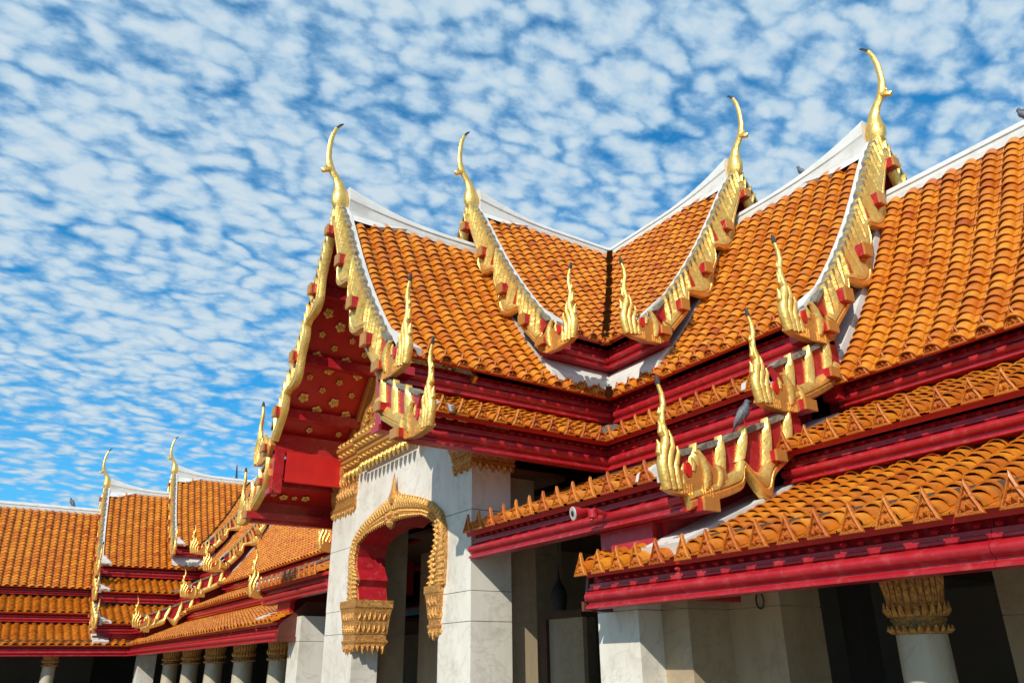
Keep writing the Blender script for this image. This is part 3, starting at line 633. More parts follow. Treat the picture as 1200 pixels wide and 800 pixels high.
# ------------------------------------------------------------------ porch and crossing
pav = thing('temple_pavilion', 'marble entrance pavilion with an arched doorway and stacked crossing roofs meeting in a deep valley', 'temple hall', (2.0, 2.75, -.667))
pavilion(pav, NC, [((-1, 0), [((0, -1), True, True, None), ((0, 1), True, True, None)]),
                   ((0, -1), [((-1, 0), True, True, .603), ((1, 0), False, False, None)]),
                   ((0, 1), [((-1, 0), True, True, .603), ((1, 0), False, False, None)])])
FX = 1.276
def facade():
    mb = MB(); fwall = None
    cy = 2.70; inner = [(.300, .22), (.300, .25), (.318, .30), (.302, .325), (.336, .37), (.345, .42), (.32, .468), (.24, .497), (.12, .510), (.045, .515), (0, .50)]
    outer = [(.395, .25), (.402, .34), (.400, .43), (.372, .487), (.30, .532), (.20, .566), (.10, .592), (.045, .604), (0, .625)]
    for sg, edge in ((-1, cy-2.147), (1, 3.353-cy)):
        poly = [(cy, .86), (2.75+sg*.43, .86), (2.75+sg*.43, .80), (cy+sg*edge, .79), (cy+sg*edge, .22)]+[(cy+sg*a, z) for a, z in inner]
        ks = [i for i, p in enumerate(inner) if p[1] < .466]; lowp = [(cy+sg*edge, .4665), (cy+sg*edge, .22)]+[(cy+sg*inner[i][0], inner[i][1]) for i in ks]+[(cy+sg*.322, .4665)]
        upp = [(cy, .86), (2.75+sg*.43, .86), (2.75+sg*.43, .80), (cy+sg*edge, .79), (cy+sg*edge, .4690), (cy+sg*.320, .4690)]+[(cy+sg*a, z) for a, z in inner[max(ks)+2:]]
        m_ = MB(); m_.prism(lowp, lambda a, z: (FX, a, z), lambda a, z: (FX+.112, a, z)); o = m_.build('facade_wall', M_MARB, pav)
        m_ = MB(); m_.prism(upp, lambda a, z: (FX+.0006, a, z), lambda a, z: (FX+.112, a, z)); m_.build('facade_wall', M_MARB, pav)
        fwall = fwall or o
        # red lining of the opening, with its gilt edge
        ln = MB(); pts = [(cy+sg*a, z) for a, z in inner]; pin = []
        for i, (a, z) in enumerate(pts):
            p, q = pts[max(i-1, 0)], pts[min(i+1, len(pts)-1)]; tx, tz = q[0]-p[0], q[1]-p[1]; l = math.hypot(tx, tz); nx, nz = tz/l*sg, -tx/l*sg
            nx, nz = cy-a, .38-z; l = math.hypot(nx, nz); nx /= l; nz /= l
            pin.append((a+nx*.006, z+nz*.006))
        ln.loft([[(FX-.004, *p) for p in pts+pin[::-1]], [(FX+.116, *p) for p in pts+pin[::-1]]]); ln.build('arch_lining', M_RED, o)
        # gilt band on the face
        n = 26
        def interp(P, k):
            L = [0]
            for a, b in zip(P, P[1:]): L.append(L[-1]+math.hypot(b[0]-a[0], b[1]-a[1]))
            t = L[-1]*k
            for i in range(len(P)-1):
                if t <= L[i+1]+1e-9: f = (t-L[i])/(L[i+1]-L[i]+1e-9); return (P[i][0]+(P[i+1][0]-P[i][0])*f, P[i][1]+(P[i+1][1]-P[i][1])*f)
            return P[-1]
        inn = [p for p in inner[1:]]; bd = MB(); rings = []
        for i in range(n+1):
            a = interp(inn, i/n); b = interp(outer, i/n); A_ = (cy+sg*a[0], a[1]); B_ = (cy+sg*b[0], b[1])
            mixp = lambda f: (A_[0]+(B_[0]-A_[0])*f, A_[1]+(B_[1]-A_[1])*f)
            rings.append([(FX+.002, *mixp(0)), (FX-.014, *mixp(0)), (FX-.020, *mixp(.15)), (FX-.010, *mixp(.3)), (FX-.018, *mixp(.55)), (FX-.022, *mixp(.75)), (FX-.012, *mixp(1)), (FX+.002, *mixp(1))])
        bd.loft(rings); band = bd.build('arch_frame', M_MOS, pav)
        lv = MB()
        for i in range(30):                      # gilt leaves along the band
            for r0_, r1_, ww in ((.42, 1.06, .0125), (.16, -.12, .0075), (.36, .14, .008)):
                k = (i+.5)/30; a = interp(inn, k); b = interp(outer, k); a2 = interp(inn, min(1, k+.02)); b2 = interp(outer, min(1, k+.02))
                p = (cy+sg*(a[0]+(b[0]-a[0])*r0_), a[1]+(b[1]-a[1])*r0_); q = (cy+sg*(a[0]+(b[0]-a[0])*r1_), a[1]+(b[1]-a[1])*r1_)
                dx, dz = q[0]-p[0], q[1]-p[1]; l = math.hypot(dx, dz)+1e-6; ox, oz = -dz/l*ww, dx/l*ww; mx_, mz_ = p[0]+dx*.45, p[1]+dz*.45
                lv.add([(FX-.016, p[0]-ox*.6, p[1]-oz*.6), (FX-.018, mx_-ox, mz_-oz), (FX-.016, q[0], q[1]), (FX-.018, mx_+ox, mz_+oz), (FX-.016, p[0]+ox*.6, p[1]+oz*.6), (FX-.026, mx_, mz_)], [(0, 1, 5), (1, 2, 5), (2, 3, 5), (3, 4, 5), (4, 0, 5)])
        lv.build('arch_leaf', M_MOS2, band, kind='stuff')
    mb = MB(); mb.tube([(FX-.016, cy, z_) for z_ in (.575, .592, .606, .622, .645, .672, .694)], [.016, .024, .022, .015, .010, .0055, .001], 8, .8, Vector((1, 0, 0))); mb.build('arch_finial', M_MOS, pav)
    mb = MB()
    for dy, dz, r in ((0, .50, .022), (.03, .515, .016), (-.03, .515, .016), (0, .53, .02), (.05, .53, .012), (-.05, .53, .012)):
        mb.lathe((FX-.02, cy+dy), [(.001, dz-r), (r*.8, dz-r*.5), (r, dz), (r*.7, dz+r*.6), (.001, dz+r)], 8)
    mb.build('arch_boss', M_MOS, pav, smooth=True)
    slab_box(pav, 'pier', (FX+.001, 2.1475, GFLOOR), (FX+.151, 2.352, .2195), M_MARB, JN); slab_box(pav, 'pier', (FX+.001, 3.048, GFLOOR), (FX+.111, 3.3525, .2195), M_MARB, JN)
    capital_box(pav, (FX-.006, 2.335), (FX+.118, 2.40), .115, .25, taper=.012, n=(6, 3)); slab_box(pav, 'pier', (FX+.1125, 2.1480, .2200), (FX+.151, 2.30, .78), M_MARB, JN); capital_box(pav, (FX-.008, 3.0), (FX+.118, 3.115), .085, .25, taper=.014, n=(6, 5))
    capital_box(pav, (FX-.004, 2.142), (FX+.16, 2.26), .620, .69, taper=.012, n=(7, 6), teeth=.03); capital_box(pav, (FX-.004, 3.10), (FX+.16, 3.36), .63, .83, taper=.012, n=(7, 9), teeth=.03)
    # cornice under the pediment
    sec = [(a_, z_+.125) for a_, z_ in [(.05, .66), (-.020, .66), (-.024, .668), (-.034, .674), (-.034, .690), (-.046, .696), (-.046, .706), (-.056, .714), (-.056, .736), (-.070, .744), (-.070, .758), (.05, .758)]]
    for y0, y1, e in ((2.31, 2.52, 0), (2.52, 2.98, .016), (2.98, 3.19, 0)):
        mb = MB(); mb.loft([[(FX+a-e, y0, z) for a, z in sec], [(FX+a-e, y1, z) for a, z in sec]]); mb.build('cornice', M_GOLDP, pav)
        lf = MB()
        n = int((y1-y0)/.036)
        for i in range(n):
            y = y0+(y1-y0)*(i+.5)/n
            for (z, s, dx, w, h) in ((.787, -1, -.028-e, .015, .046), (.883, 1, -.060-e, .014, .026), (.801, 1, -.036-e, .013, .016), (.845, 1, -.058-e, .012, .018)):
                lf.add([(FX+dx, y-w, z), (FX+dx, y+w, z), (FX+dx-.004, y+w*.8, z+s*h*.5), (FX+dx, y, z+s*h), (FX+dx-.004, y-w*.8, z+s*h*.5), (FX+dx-.013, y, z+s*h*.4), (FX+dx+.010, y, z+s*h*.4)], [(0, 1, 5), (1, 2, 5), (2, 3, 5), (3, 4, 5), (4, 0, 5), (1, 0, 6), (2, 1, 6), (3, 2, 6), (4, 3, 6), (0, 4, 6)])
        lf.build('leaf_fringe', M_GOLD, pav, kind='stuff')
    # pediment
    fr = [Frame(NC, (-1, 0), (0, -1)), Frame(NC, (-1, 0), (0, 1))]
    pd = end_tympanum(pav, fr, P_MAIN, 1.18, .87, M_MOS, 'pediment'); sc = MB()
    for i in range(520):
        w = random.uniform(-.52, .52); zt = 1.80-1.66*abs(w)
        z = random.uniform(.89, 1.7)
        if z > zt-.12: continue
        r = random.uniform(.010, .020); a0 = random.uniform(0, 6.28); x = NC[0]-1.18
        pts = [(x-.002-.010*math.sin(t*1.0), NC[1]+w+r*(1-t*.2)*math.cos(a0+t*1.5), z+r*(1-t*.2)*math.sin(a0+t*1.5)) for t in (0, 1, 2, 3)]
        sc.tube(pts, [.002, .0065, .006, .002], 5)
    sc.build('scroll_carving', M_GOLD, pd, smooth=True, kind='stuff')
    mb = MB()
    for f_ in fr:
        r = []
        for i in range(13):
            s = P_MAIN.len*i/12; a = P_MAIN.off(s, .028); b = P_MAIN.off(s, .055)
            if i == 0: a, b = (0, a[1]-.01), (0, b[1]-.02)
            r.append([f_(1.181, *a), f_(1.195, *a), f_(1.195, *b), f_(1.181, *b)])
        mb.loft(r)
    mb.build('pediment_border', M_GOLDP, pav)
    # back posts of the porch
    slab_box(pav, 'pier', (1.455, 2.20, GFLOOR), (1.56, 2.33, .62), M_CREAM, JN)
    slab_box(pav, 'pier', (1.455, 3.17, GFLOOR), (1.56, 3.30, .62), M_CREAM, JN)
facade()
# gilt rosettes on the red soffit of the far slope, in the overhang beyond the pediment
def rosette(fr, prof, u, s, r, roof):
    w, z = prof.off(s, .0275); g_ = prof.tan(s); du = Vector((fr.d[0], fr.d[1], 0)); dd = Vector((fr.n[0]*g_[0], fr.n[1]*g_[0], g_[1])); nn = du.cross(dd); nn = nn if nn.z < 0 else -nn
    o0 = Vector(fr(u, w, z)); mb = MB(); a0 = random.uniform(0, 1)
    for k in range(5):
        a = a0+2*math.pi*k/5; c = o0+du*(r*.58*math.cos(a))+dd*(r*.58*math.sin(a)); ring = [c+du*(r*.42*math.cos(b))+dd*(r*.42*math.sin(b)) for b in [2*math.pi*j/7 for j in range(7)]]
        mb.add([tuple(p) for p in ring]+[tuple(c+nn*.006)], [(j, (j+1) % 7, 7) for j in range(7)])
    c = o0; ring = [c+nn*.004+du*(r*.28*math.cos(b))+dd*(r*.28*math.sin(b)) for b in [2*math.pi*j/7 for j in range(7)]]
    mb.add([tuple(p) for p in ring]+[tuple(c+nn*.012)], [(j, (j+1) % 7, 7) for j in range(7)]); mb.build('rosette', M_ROS, roof)
mroof = [o for o in pav.children if o.name.startswith('main_roof')][0]; sroof = [o for o in pav.children if o.name.startswith('skirt_roof')][0]
for nside in ((0, 1), (0, -1)):
    fr = Frame(NC, (-1, 0), nside); k = 0
    for i in range(21):
        s = .10+i*.0485
        if s > P_MAIN.len-.06: break
        for j, u in enumerate((1.245, 1.315, 1.385, 1.455)):
            if (i+j) % 2 == 0: rosette(fr, P_MAIN, u+random.gauss(0, .002), s, .0245 if (i//1+j*2) % 4 in (0, 1) else .0155, mroof)
    for u in (1.31, 1.36, 1.41, 1.46, 1.50):
        for s in (.09, .20): rosette(fr, P_T2, u, s+random.gauss(0, .004), .021 if int(u*100) % 2 else .014, sroof)
    for w, z in ((.245, 1.335), (.455, 1.05)):
        pass
# end walls between the raised roofs and the lower galleries
for d in ((0, -1), (0, 1)):
    fr = Frame(NC, d, (-1, 0)); fb = Frame(NC, d, (1, 0))
    end_tympanum(pav, [fr, fb], P_MAIN, 1.40, .60, M_SOFF, 'end_wall')
    for pr, zl in ((P_T2, .38), (P_T3, .14)):
        mb = MB(); a_, b_ = pr.off(0, .024), pr.off(pr.len*.80, .024); c_ = (min(b_[0], .765 if pr is P_T2 else 1.185), b_[1]); poly = [(a_[0]-.12, a_[1]-.02), a_, c_, (c_[0], zl), (a_[0]-.12, zl)]
        mb.prism(poly, lambda a, b: fr(1.38, a, b), lambda a, b: fr(1.40, a, b)); mb.build('end_wall', M_RED, pav)
# interior of the pavilion
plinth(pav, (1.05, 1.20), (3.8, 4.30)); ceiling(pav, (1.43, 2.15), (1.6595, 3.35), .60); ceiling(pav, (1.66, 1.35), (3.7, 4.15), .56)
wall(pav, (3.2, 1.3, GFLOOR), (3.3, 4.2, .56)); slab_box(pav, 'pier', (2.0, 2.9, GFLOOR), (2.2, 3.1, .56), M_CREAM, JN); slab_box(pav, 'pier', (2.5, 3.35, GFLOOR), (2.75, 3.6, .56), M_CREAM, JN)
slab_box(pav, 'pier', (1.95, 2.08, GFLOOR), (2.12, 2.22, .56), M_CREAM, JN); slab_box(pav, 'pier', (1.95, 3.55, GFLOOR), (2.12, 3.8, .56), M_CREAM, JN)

# ------------------------------------------------------------------ galleries
def redented(bld, yc, sg, y_in):
    """stepped marble corner pier where a gallery meets the raised roof; sg: direction away from the gallery"""
    st = [(1.35, y_in[0], y_in[1]), (1.427, y_in[1], y_in[2]), (1.57, y_in[2], y_in[3])]
    for x0, a, b in st:
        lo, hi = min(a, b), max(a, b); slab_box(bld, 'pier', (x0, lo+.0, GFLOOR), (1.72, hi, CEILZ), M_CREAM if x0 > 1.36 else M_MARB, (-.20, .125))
near = thing('cloister_gallery', 'long cloister gallery running right from the pavilion, three tiers of orange tiles over round columns', 'gallery', (2.49, .2, -.667))
m1, m2, m3 = low_gallery(near, NC, (0, -1), [((-1, 0), True), ((1, 0), False)], 1.51, 3.45)
mid = thing('cloister_gallery', 'far stretch of cloister gallery left of the marble porch, with five columns in its shade', 'gallery', (2.49, 6.0, -.667))
q1, q2, q3 = low_gallery(mid, NC, (0, 1), [((-1, 0), True), ((1, 0), False)], 1.51, 5.05)
def junction(bld, c, d, n, m1, m2, m3, ext):
    fr = Frame(c, d, n)
    verge_white(bld, fr, P_LOW, 1.40, 1.525, m1, s0=.1, up=.028); verge_white(bld, fr, P_L2, 1.40, 1.50, m2); verge_white(bld, fr, P_L3, 1.40, 1.53, m3, s1=P_L3.len-.03, up=.028)
    if ext:
        st = lambda w: ext
        e = Prof([(1.165, .2530), (1.258, .208)])
        sh = sheath(bld, [fr], e, st, 1.509, M_SOFF, 'eave_roof'); lay(bld, sh, fr, e, st, 1.51, 1.17)
        fascia(bld, sh, fr, 1.228, .127, st, 1.511, h=.84)
        mb = MB(); mb.box((ext+.0, 1.155, .17), (1.38, 1.178, .33), fr); mb.build('end_wall', M_RED, sh)
        mb = MB(); mb.prism([(1.230, .147), (1.222, .20), (1.17, .245), (1.10, .31), (.80, .31), (.80, .147)], lambda a, b: fr(ext-.012, a, b), lambda a, b: fr(ext-.003, a, b)); mb.box((ext-.022, .80, .124), (ext-.0125, 1.232, .146), fr); mb.build('end_board', M_WOOD, sh)
junction(near, NC, (0, -1), (-1, 0), m1, m2, m3, 1.19); junction(mid, NC, (0, 1), (-1, 0), q1, q2, q3, 1.19)
redented(near, 0, -1, (1.633, 1.481, 1.391, 1.237)); redented(mid, 0, 1, (3.867, 4.019, 4.109, 4.263))
slab_box(near, 'pier', (1.80, 1.60, GFLOOR), (1.90, 1.75, CEILZ), M_CREAM, JN)
for y in (.87, .17, -.53): column(near, 1.50, y, r=.046)
for y in (.92, .25): slab_box(near, 'inner_pier', (2.05, y-.06, GFLOOR), (2.19, y+.06, CEILZ), M_CREAM, (-.2, .1))
slab_box(near, 'inner_pier', (1.95, 1.29, GFLOOR), (2.02, 1.345, CEILZ), M_BLACK, ())  # near-black upright making a dark strip in the bay
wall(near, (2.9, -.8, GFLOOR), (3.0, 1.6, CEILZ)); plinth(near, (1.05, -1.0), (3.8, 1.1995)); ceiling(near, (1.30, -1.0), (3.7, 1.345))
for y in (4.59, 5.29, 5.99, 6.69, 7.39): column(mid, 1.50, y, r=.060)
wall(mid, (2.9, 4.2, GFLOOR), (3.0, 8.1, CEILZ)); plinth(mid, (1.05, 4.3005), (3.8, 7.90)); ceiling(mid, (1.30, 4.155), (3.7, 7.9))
for o_, y0, y1 in ((near, -1.0, 1.63), (mid, 3.87, 7.8)):
    mb = MB(); mb.box((1.44, y0, .19), (1.56, y1, CEILZ-.001)); mb.build('lintel', M_WHITE, o_)

corner = thing('temple_pavilion', 'small far corner pavilion with two pale golden gables where the cloister turns left', 'temple hall', (2.49, 9.25, -.667))
pavilion(corner, FC, [((-1, 0), [((0, -1), True, True, 'mitre'), ((0, 1), False, False, None)]), ((0, -1), [((-1, 0), True, True, 'mitre'), ((1, 0), False, False, None)])], far=True)
for d, nn in (((-1, 0), (0, -1)), ((0, -1), (-1, 0))):
    fr = Frame(FC, d, nn); fb = Frame(FC, d, (-nn[0], -nn[1])); end_tympanum(corner, [fr, fb], P_MAIN, 1.40, .60, M_SOFF, 'end_wall')
    for pr, zl in ((P_T2, .38), (P_T3, .14)):
        mb = MB(); a_, b_ = pr.off(0, .024), pr.off(pr.len*.80, .024); c_ = (min(b_[0], .765 if pr is P_T2 else 1.185), b_[1]); poly = [(a_[0]-.12, a_[1]-.02), a_, c_, (c_[0], zl), (a_[0]-.12, zl)]
        mb.prism(poly, lambda a, b: fr(1.38, a, b), lambda a, b: fr(1.40, a, b)); mb.build('end_wall', M_RED, corner)
plinth(corner, (1.05, 7.9005), (3.8, 10.5)); ceiling(corner, (1.30, 7.905), (3.7, 10.5)); wall(corner, (3.2, 8.1, GFLOOR), (3.3, 10.4, CEILZ)); wall(corner, (1.2, 10.3, GFLOOR), (3.2, 10.4, CEILZ))
left = thing('cloister_gallery', 'distant cloister gallery across the left edge, its tiled roof seen square on', 'gallery', (-.5, 9.25, -.667))
l1, l2, l3 = low_gallery(left, FC, (-1, 0), [((0, -1), True), ((0, 1), False)], 1.51, 4.4)
junction(left, FC, (-1, 0), (0, -1), l1, l2, l3, 1.226)
fr = Frame(FC, (0, -1), (-1, 0)); st = lambda w: 1.226
e = Prof([(1.165, .2530), (1.258, .208)]); sh = sheath(corner, [fr], e, st, 1.509, M_SOFF, 'eave_roof'); lay(corner, sh, fr, e, st, 1.51, 1.17); fascia(corner, sh, fr, 1.228, .127, st, 1.511, h=.84)
verge_white(corner, fr, P_LOW, 1.40, 1.525, sh, s0=.1, up=.028)
mb = MB(); mb.box((1.165, 1.155, .17), (1.38, 1.178, .33), fr); mb.build('end_wall', M_RED, sh)
fr = Frame(FC, (-1, 0), (0, -1)); mb = MB(); mb.box((1.18, 1.154, .17), (1.26, 1.177, .33), fr); mb.build('end_wall', M_RED, sh)
wall(corner, (1.33, 7.90, .16), (1.345, 8.12, .34), M_RED, 'end_wall'); wall(corner, (1.05, 8.09, .16), (1.33, 8.105, .34), M_RED, 'end_wall')
slab_box(corner, 'pier', (1.36, 8.02, GFLOOR), (1.50, 8.20, CEILZ), M_MARB, JN)
for x in (.68, .01, -.66, -1.33): column(left, x, 8.18)
plinth(left, (-2.4, 7.95), (1.0495, 10.5)); ceiling(left, (-2.4, 8.06), (1.295, 10.4)); wall(left, (-2.4, 9.6, GFLOOR), (1.19, 9.7, CEILZ))
# ------------------------------------------------------------------ fittings, birds, people, trees
lamp = thing('floodlight', 'small round floodlight on a red bracket fixed to the red eave board beside the porch', 'floodlight', (1.262, 1.50, .345))
mb = MB(); mb.tube([(1.262, 1.478, .345), (1.225, 1.478, .352)], [.006, .006], 8); mb.tube([(1.225, 1.478, .352), (1.218, 1.478, .325)], [.005, .005], 6); mb.lathe((1.222, 1.478), [(.001, .33), (.012, .332), (.012, .352), (.001, .354)], 10); mb.build('bracket', M_RED, lamp, smooth=True)
c0, ax = Vector((1.232, 1.500, .352)), Vector((-.93, .22, -.16)).normalized()
mb = MB(); mb.tube([c0, c0+ax*.022, c0+ax*.040, c0+ax*.046], [.008, .011, .0165, .0172], 18); h = mb.build('lamp_head', M_RED, lamp, smooth=True)
mb = MB(); mb.tube([c0+ax*.0465, c0+ax*.0485], [.0170, .0163], 18); mb.build('reflector', M_LAMP, h)
mb = MB(); mb.tube([c0+ax*.0487, c0+ax*.051], [.008, .004], 10); mb.build('bulb', M_METAL, h)
def bird(label, p, yaw, sc=1.0, upright=.9):
    t = thing('pigeon', label, 'pigeon', p, None); d = Vector((math.cos(yaw), math.sin(yaw), 0)); sd = Vector((-math.sin(yaw), math.cos(yaw), 0)); b = Vector(p); k = .072*sc
    def q(f, h_, s_=0): return b+d*(f*k)+Vector((0, 0, h_*k))+sd*(s_*k)
    mb = MB(); mb.tube([q(-.40, .08), q(-.28, .22), q(-.12, .42), q(.02, .60), q(.10, .74), q(.13, .84), q(.16, .93), q(.19, .98)], [.05*k, .13*k, .21*k, .22*k, .15*k, .10*k, .105*k, .05*k], 12, .9, sd); body = mb.build('body', M_BIRD, t, smooth=True)
    mb = MB(); mb.tube([q(.22, .92), q(.34, .87)], [.03*k, .008*k], 6); mb.build('beak', M_METAL, body)
    for s_ in (-1, 1):
        mb = MB(); mb.tube([q(.06, .68, s_*.15), q(-.08, .48, s_*.20), q(-.32, .20, s_*.12), q(-.44, .04, s_*.05)], [.05*k, .11*k, .07*k, .01*k], 8, .35, sd); mb.build('wing', M_WING, t, smooth=True)
        mb = MB(); mb.tube([q(-.02, .30, s_*.09), q(.0, .0, s_*.09)], [.022*k, .014*k], 5); mb.tube([q(-.05, .01, s_*.09), q(.10, .0, s_*.09)], [.014*k, .01*k], 5); mb.build('leg', M_RED, t)
    mb = MB(); mb.tube([q(-.34, .15), q(-.48, -.08), q(-.56, -.26)], [.08*k, .07*k, .04*k], 8, .3, Vector((0, 0, 1))); mb.build('tail', M_BIRD, t, smooth=True)
    return t
bird('grey pigeon perched on the gilded fins of the lowest verge, between two naga finials', (1.478, 1.192, .530), -1.2, .92)
bird('dark pigeon on the white ridge left of the tallest gilded finial', (2.49, 1.56, 1.835), 2.5, .8)
bird('dark pigeon cut off by the right edge, on the white ridge of the near gallery', (2.49, .760, 1.578), 1.2, .9)
bird('black pigeon on the white ridge of the distant left gallery', (.674, 9.25, 1.578), 3.0, 1.3)
# doorway furniture
nb = thing('notice_board', 'white panel in a dark frame standing in the shade behind the porch post', 'board', (2.0, 2.64, GFLOOR))
mb = MB(); mb.box((2.0, 2.515, GFLOOR), (2.02, 2.735, .178)); mb.build('panel', M_CREAM2, nb)
mb = MB(); mb.box((1.985, 2.735, GFLOOR), (2.06, 2.775, .205)); mb.box((1.985, 2.500, .1785), (2.06, 2.7345, .205)); mb.build('frame', M_CEIL, nb)
nb2 = thing('door_leaf', 'narrow white door leaf seen edge on inside the arched doorway', 'door', (2.0, 3.74, GFLOOR))
mb = MB(); mb.box((2.0, 3.70, GFLOOR), (2.25, 3.735, .19)); mb.build('leaf', M_WHITE, nb2); mb = MB(); mb.box((1.99, 3.736, GFLOOR), (2.26, 3.78, .20)); mb.build('frame', M_CEIL, nb2)
lt = thing('hanging_lantern', 'black bulbous lantern hanging in the shaded bay right of the porch post', 'lantern', (1.97, 2.62, .20))
mb = MB(); mb.lathe((1.97, 2.62), [(.001, .205), (.026, .207), (.030, .23), (.034, .265), (.026, .29), (.012, .31), (.005, .335), (.003, .36)], 16); mb.build('body', M_BLACK, lt, smooth=True)
mb = MB(); mb.tube([(1.97, 2.62, .355), (1.97, 2.62, .56)], [.0016, .0016], 6); mb.build('chain', M_BLACK, lt)
rg = MB(); pts = [(1.560, 1.285+.011*math.cos(a),   .138+.018*math.sin(a)) for a in [math.pi*2*k/16 for k in range(17)]]; rg.tube(pts, [.0022]*17, 6); tag(rg.build('iron_ring', M_METAL), 'black iron ring hanging against the shaded marble pier under the eave', 'ring')
# a visitor far off in the left gallery
def person(p, yaw):
    t = thing('person', 'visitor in a pale shirt standing in the shade of the distant left gallery', 'person', p); b = W(*p)
    me = bpy.data.meshes.new('body'); J = {'pel': (0, 0, .95), 'belly': (0, 0, 1.12), 'chest': (0, 0, 1.32), 'neck': (0, 0, 1.46), 'jaw': (.01, 0, 1.54), 'head': (0, 0, 1.63), 'top': (0, 0, 1.70),
        'shL': (0, .17, 1.40), 'elL': (.0, .24, 1.13), 'wrL': (.08, .22, .90), 'haL': (.11, .21, .80), 'shR': (0, -.17, 1.40), 'elR': (.0, -.24, 1.13), 'wrR': (.08, -.22, .90), 'haR': (.11, -.21, .80),
        'hpL': (0, .09, .90), 'knL': (.02, .10, .50), 'anL': (0, .11, .08), 'toL': (.15, .12, .04), 'hpR': (0, -.09, .90), 'knR': (.02, -.10, .50), 'anR': (0, -.11, .08), 'toR': (.15, -.12, .04)}
    R = dict(pel=.14, belly=.13, chest=.15, neck=.055, jaw=.065, head=.095, top=.07, shL=.065, shR=.065, elL=.042, elR=.042, wrL=.03, wrR=.03, haL=.03, haR=.03, hpL=.09, hpR=.09, knL=.06, knR=.06, anL=.04, anR=.04, toL=.035, toR=.035)
    E = [('pel', 'belly'), ('belly', 'chest'), ('chest', 'neck'), ('neck', 'jaw'), ('jaw', 'head'), ('head', 'top'), ('chest', 'shL'), ('shL', 'elL'), ('elL', 'wrL'), ('wrL', 'haL'), ('chest', 'shR'), ('shR', 'elR'), ('elR', 'wrR'), ('wrR', 'haR'), ('pel', 'hpL'), ('hpL', 'knL'), ('knL', 'anL'), ('anL', 'toL'), ('pel', 'hpR'), ('hpR', 'knR'), ('knR', 'anR'), ('anR', 'toR')]
    ks = list(J); me.from_pydata([J[k] for k in ks], [(ks.index(a), ks.index(c)) for a, c in E], []); me.update()
    o = bpy.data.objects.new('body', me); C.objects.link(o); o.parent = t; o.modifiers.new('skin', 'SKIN')
    if not me.skin_vertices: me.skin_vertices.new() if hasattr(me.skin_vertices, 'new') else None
    if me.skin_vertices:
        for i, k in enumerate(ks): me.skin_vertices[0].data[i].radius = (R[k], R[k]*(1.0 if k in ('head', 'jaw', 'top') else .8 if k in ('pel', 'belly', 'chest') else 1)); me.skin_vertices[0].data[i].use_root = (k == 'pel')
    sb = o.modifiers.new('sub', 'SUBSURF'); sb.levels = 2; sb.render_levels = 2
    me.materials.append(material('skin', (.45, .24, .14), .5)); t.rotation_euler = (0, 0, yaw)
    def shell(name, rings, mat):
        mb = MB(); n = 16; rr = [[((c[0]+rx*math.cos(2*math.pi*k/n))/S, (c[1]+ry*math.sin(2*math.pi*k/n))/S, (c[2])/S) for k in range(n)] for c, rx, ry in rings]
        mb.loft(rr); q = bpy.data.meshes.new(name); q.from_pydata([tuple(Vector(v)*S) for v in mb.v], [], mb.f); q.materials.append(mat); q.shade_smooth(); ob = bpy.data.objects.new(name, q); C.objects.link(ob); ob.parent = t
    shell('shirt', [((0, 0, .86), .15, .20), ((0, 0, 1.1), .14, .18), ((0, 0, 1.32), .16, .22), ((0, 0, 1.42), .11, .20), ((0, 0, 1.47), .07, .08)], M_WHITE)
    shell('hair', [((-.015, 0, 1.64), .112, .105), ((-.015, 0, 1.70), .112, .105), ((-.01, 0, 1.745), .08, .075), ((-.01, 0, 1.76), .02, .02)], M_BLACK)
person((.60, 8.52, GFLOOR), -2.0)
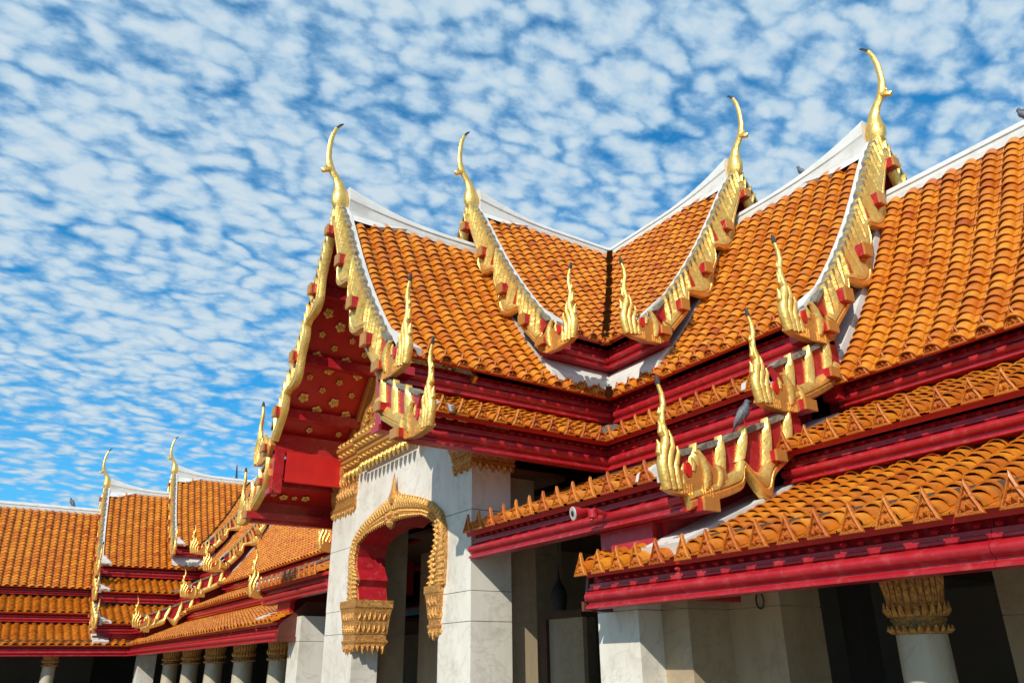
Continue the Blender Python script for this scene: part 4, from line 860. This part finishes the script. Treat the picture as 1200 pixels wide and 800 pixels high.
# trees: each with its own trunk, limbs and leaf clumps
def tree(label, x, y, h, r, seed):
    rs = random.Random(seed); t = thing('tree', label, 'tree', (x, y, -.667), 'trees round the temple court'); z0 = -.667
    mb = MB(); mb.tube([(x, y, z0), (x+.02, y, z0+h*.25), (x-.01, y+.02, z0+h*.5), (x, y, z0+h*.8)], [.11, .075, .055, .02], 9)
    for k in range(7):
        a = rs.uniform(0, 6.28); zz_ = z0+h*rs.uniform(.3, .6); mb.tube([(x, y, zz_), (x+r*.4*math.cos(a), y+r*.4*math.sin(a), zz_+h*.14), (x+r*.8*math.cos(a), y+r*.8*math.sin(a), zz_+h*.2)], [.04, .025, .008], 6)
    mb.build('trunk', M_BARK, t, smooth=True); V = []; Fc = []
    for c in range(46):
        a, e_ = rs.uniform(0, 6.28), rs.uniform(-1, 1); rr = r*rs.uniform(.35, 1)*math.sqrt(1-e_*e_*.8); cx, cy_, cz = x+rr*math.cos(a), y+rr*math.sin(a), z0+h*.62+e_*h*.30; cr_ = r*rs.uniform(.16, .30)
        for q in range(95):
            v = Vector((rs.gauss(0, 1), rs.gauss(0, 1), rs.gauss(0, .8))).normalized()*cr_*rs.uniform(.6, 1.05); p = Vector((cx, cy_, cz))+v; ta = Vector((rs.gauss(0, 1), rs.gauss(0, 1), rs.gauss(0, .6))).normalized()*.045; tb = ta.cross(Vector((rs.gauss(0, 1), rs.gauss(0, 1), rs.gauss(0, 1)))).normalized()*.022
            i = len(V); V += [p-ta, p+tb, p+ta, p-tb]; Fc.append((i, i+1, i+2, i+3))
    m_ = MB(); m_.v = [tuple(v) for v in V]; m_.f = Fc; o = m_.build('crown', M_LEAF, t); o['kind'] = 'stuff'
tree('tree whose green top just shows over the ridge of the distant left gallery', 1.44, 15.0, 3.15, .55, 3)
spire = thing('spire', 'thin dark mast standing up behind the white ridge left of the porch', 'spire', (3.24, 13, -.667))  # spire of a further roof, carried down to the ground as a pole
mb = MB(); mb.tube([(3.24, 13, -.667), (3.24, 13, 2.85), (3.22, 13, 3.12)], [.03, .022, .008], 8); mb.build('pole', M_METAL, spire, smooth=True); mb = MB(); mb.lathe((3.24, 13), [(.001, 2.80), (.04, 2.82), (.04, 2.86), (.02, 2.9), (.001, 2.92)], 10); mb.build('collar', M_METAL, spire)
k = 0  # unseen trees added round the court to cut low sky light on the piers
for x, y, h in ((-5.5, -1.5, 2.7), (-5.9, 1.2, 2.9), (-5.4, 4.0, 2.8), (-5.8, 6.9, 2.6), (-4.0, -6.5, 2.8), (-1.6, -7.0, 2.9), (.9, -6.6, 2.7), (3.4, -6.8, 2.8)):
    k += 1; tree(['', 'unseen tree added across the court to block sky light, first from the southern corner', 'unseen tree added across the court to block sky light, second from the southern corner', 'unseen tree added across the court to block sky light, third from the southern corner', 'unseen tree added across the court to block sky light, last before the left gallery', 'unseen tree added behind the court to block sky light, farthest from the gallery', 'unseen tree added behind the court to block sky light, third from the gallery', 'unseen tree added behind the court to block sky light, second from the gallery', 'unseen tree added behind the court to block sky light, nearest the gallery'][k], x, y, h, 1.35, 20+k)
flush(pav, 300, 300); flush(near, 300, 300); flush(mid, 0, 0); flush(corner, 0, 0); flush(left, 0, 0)
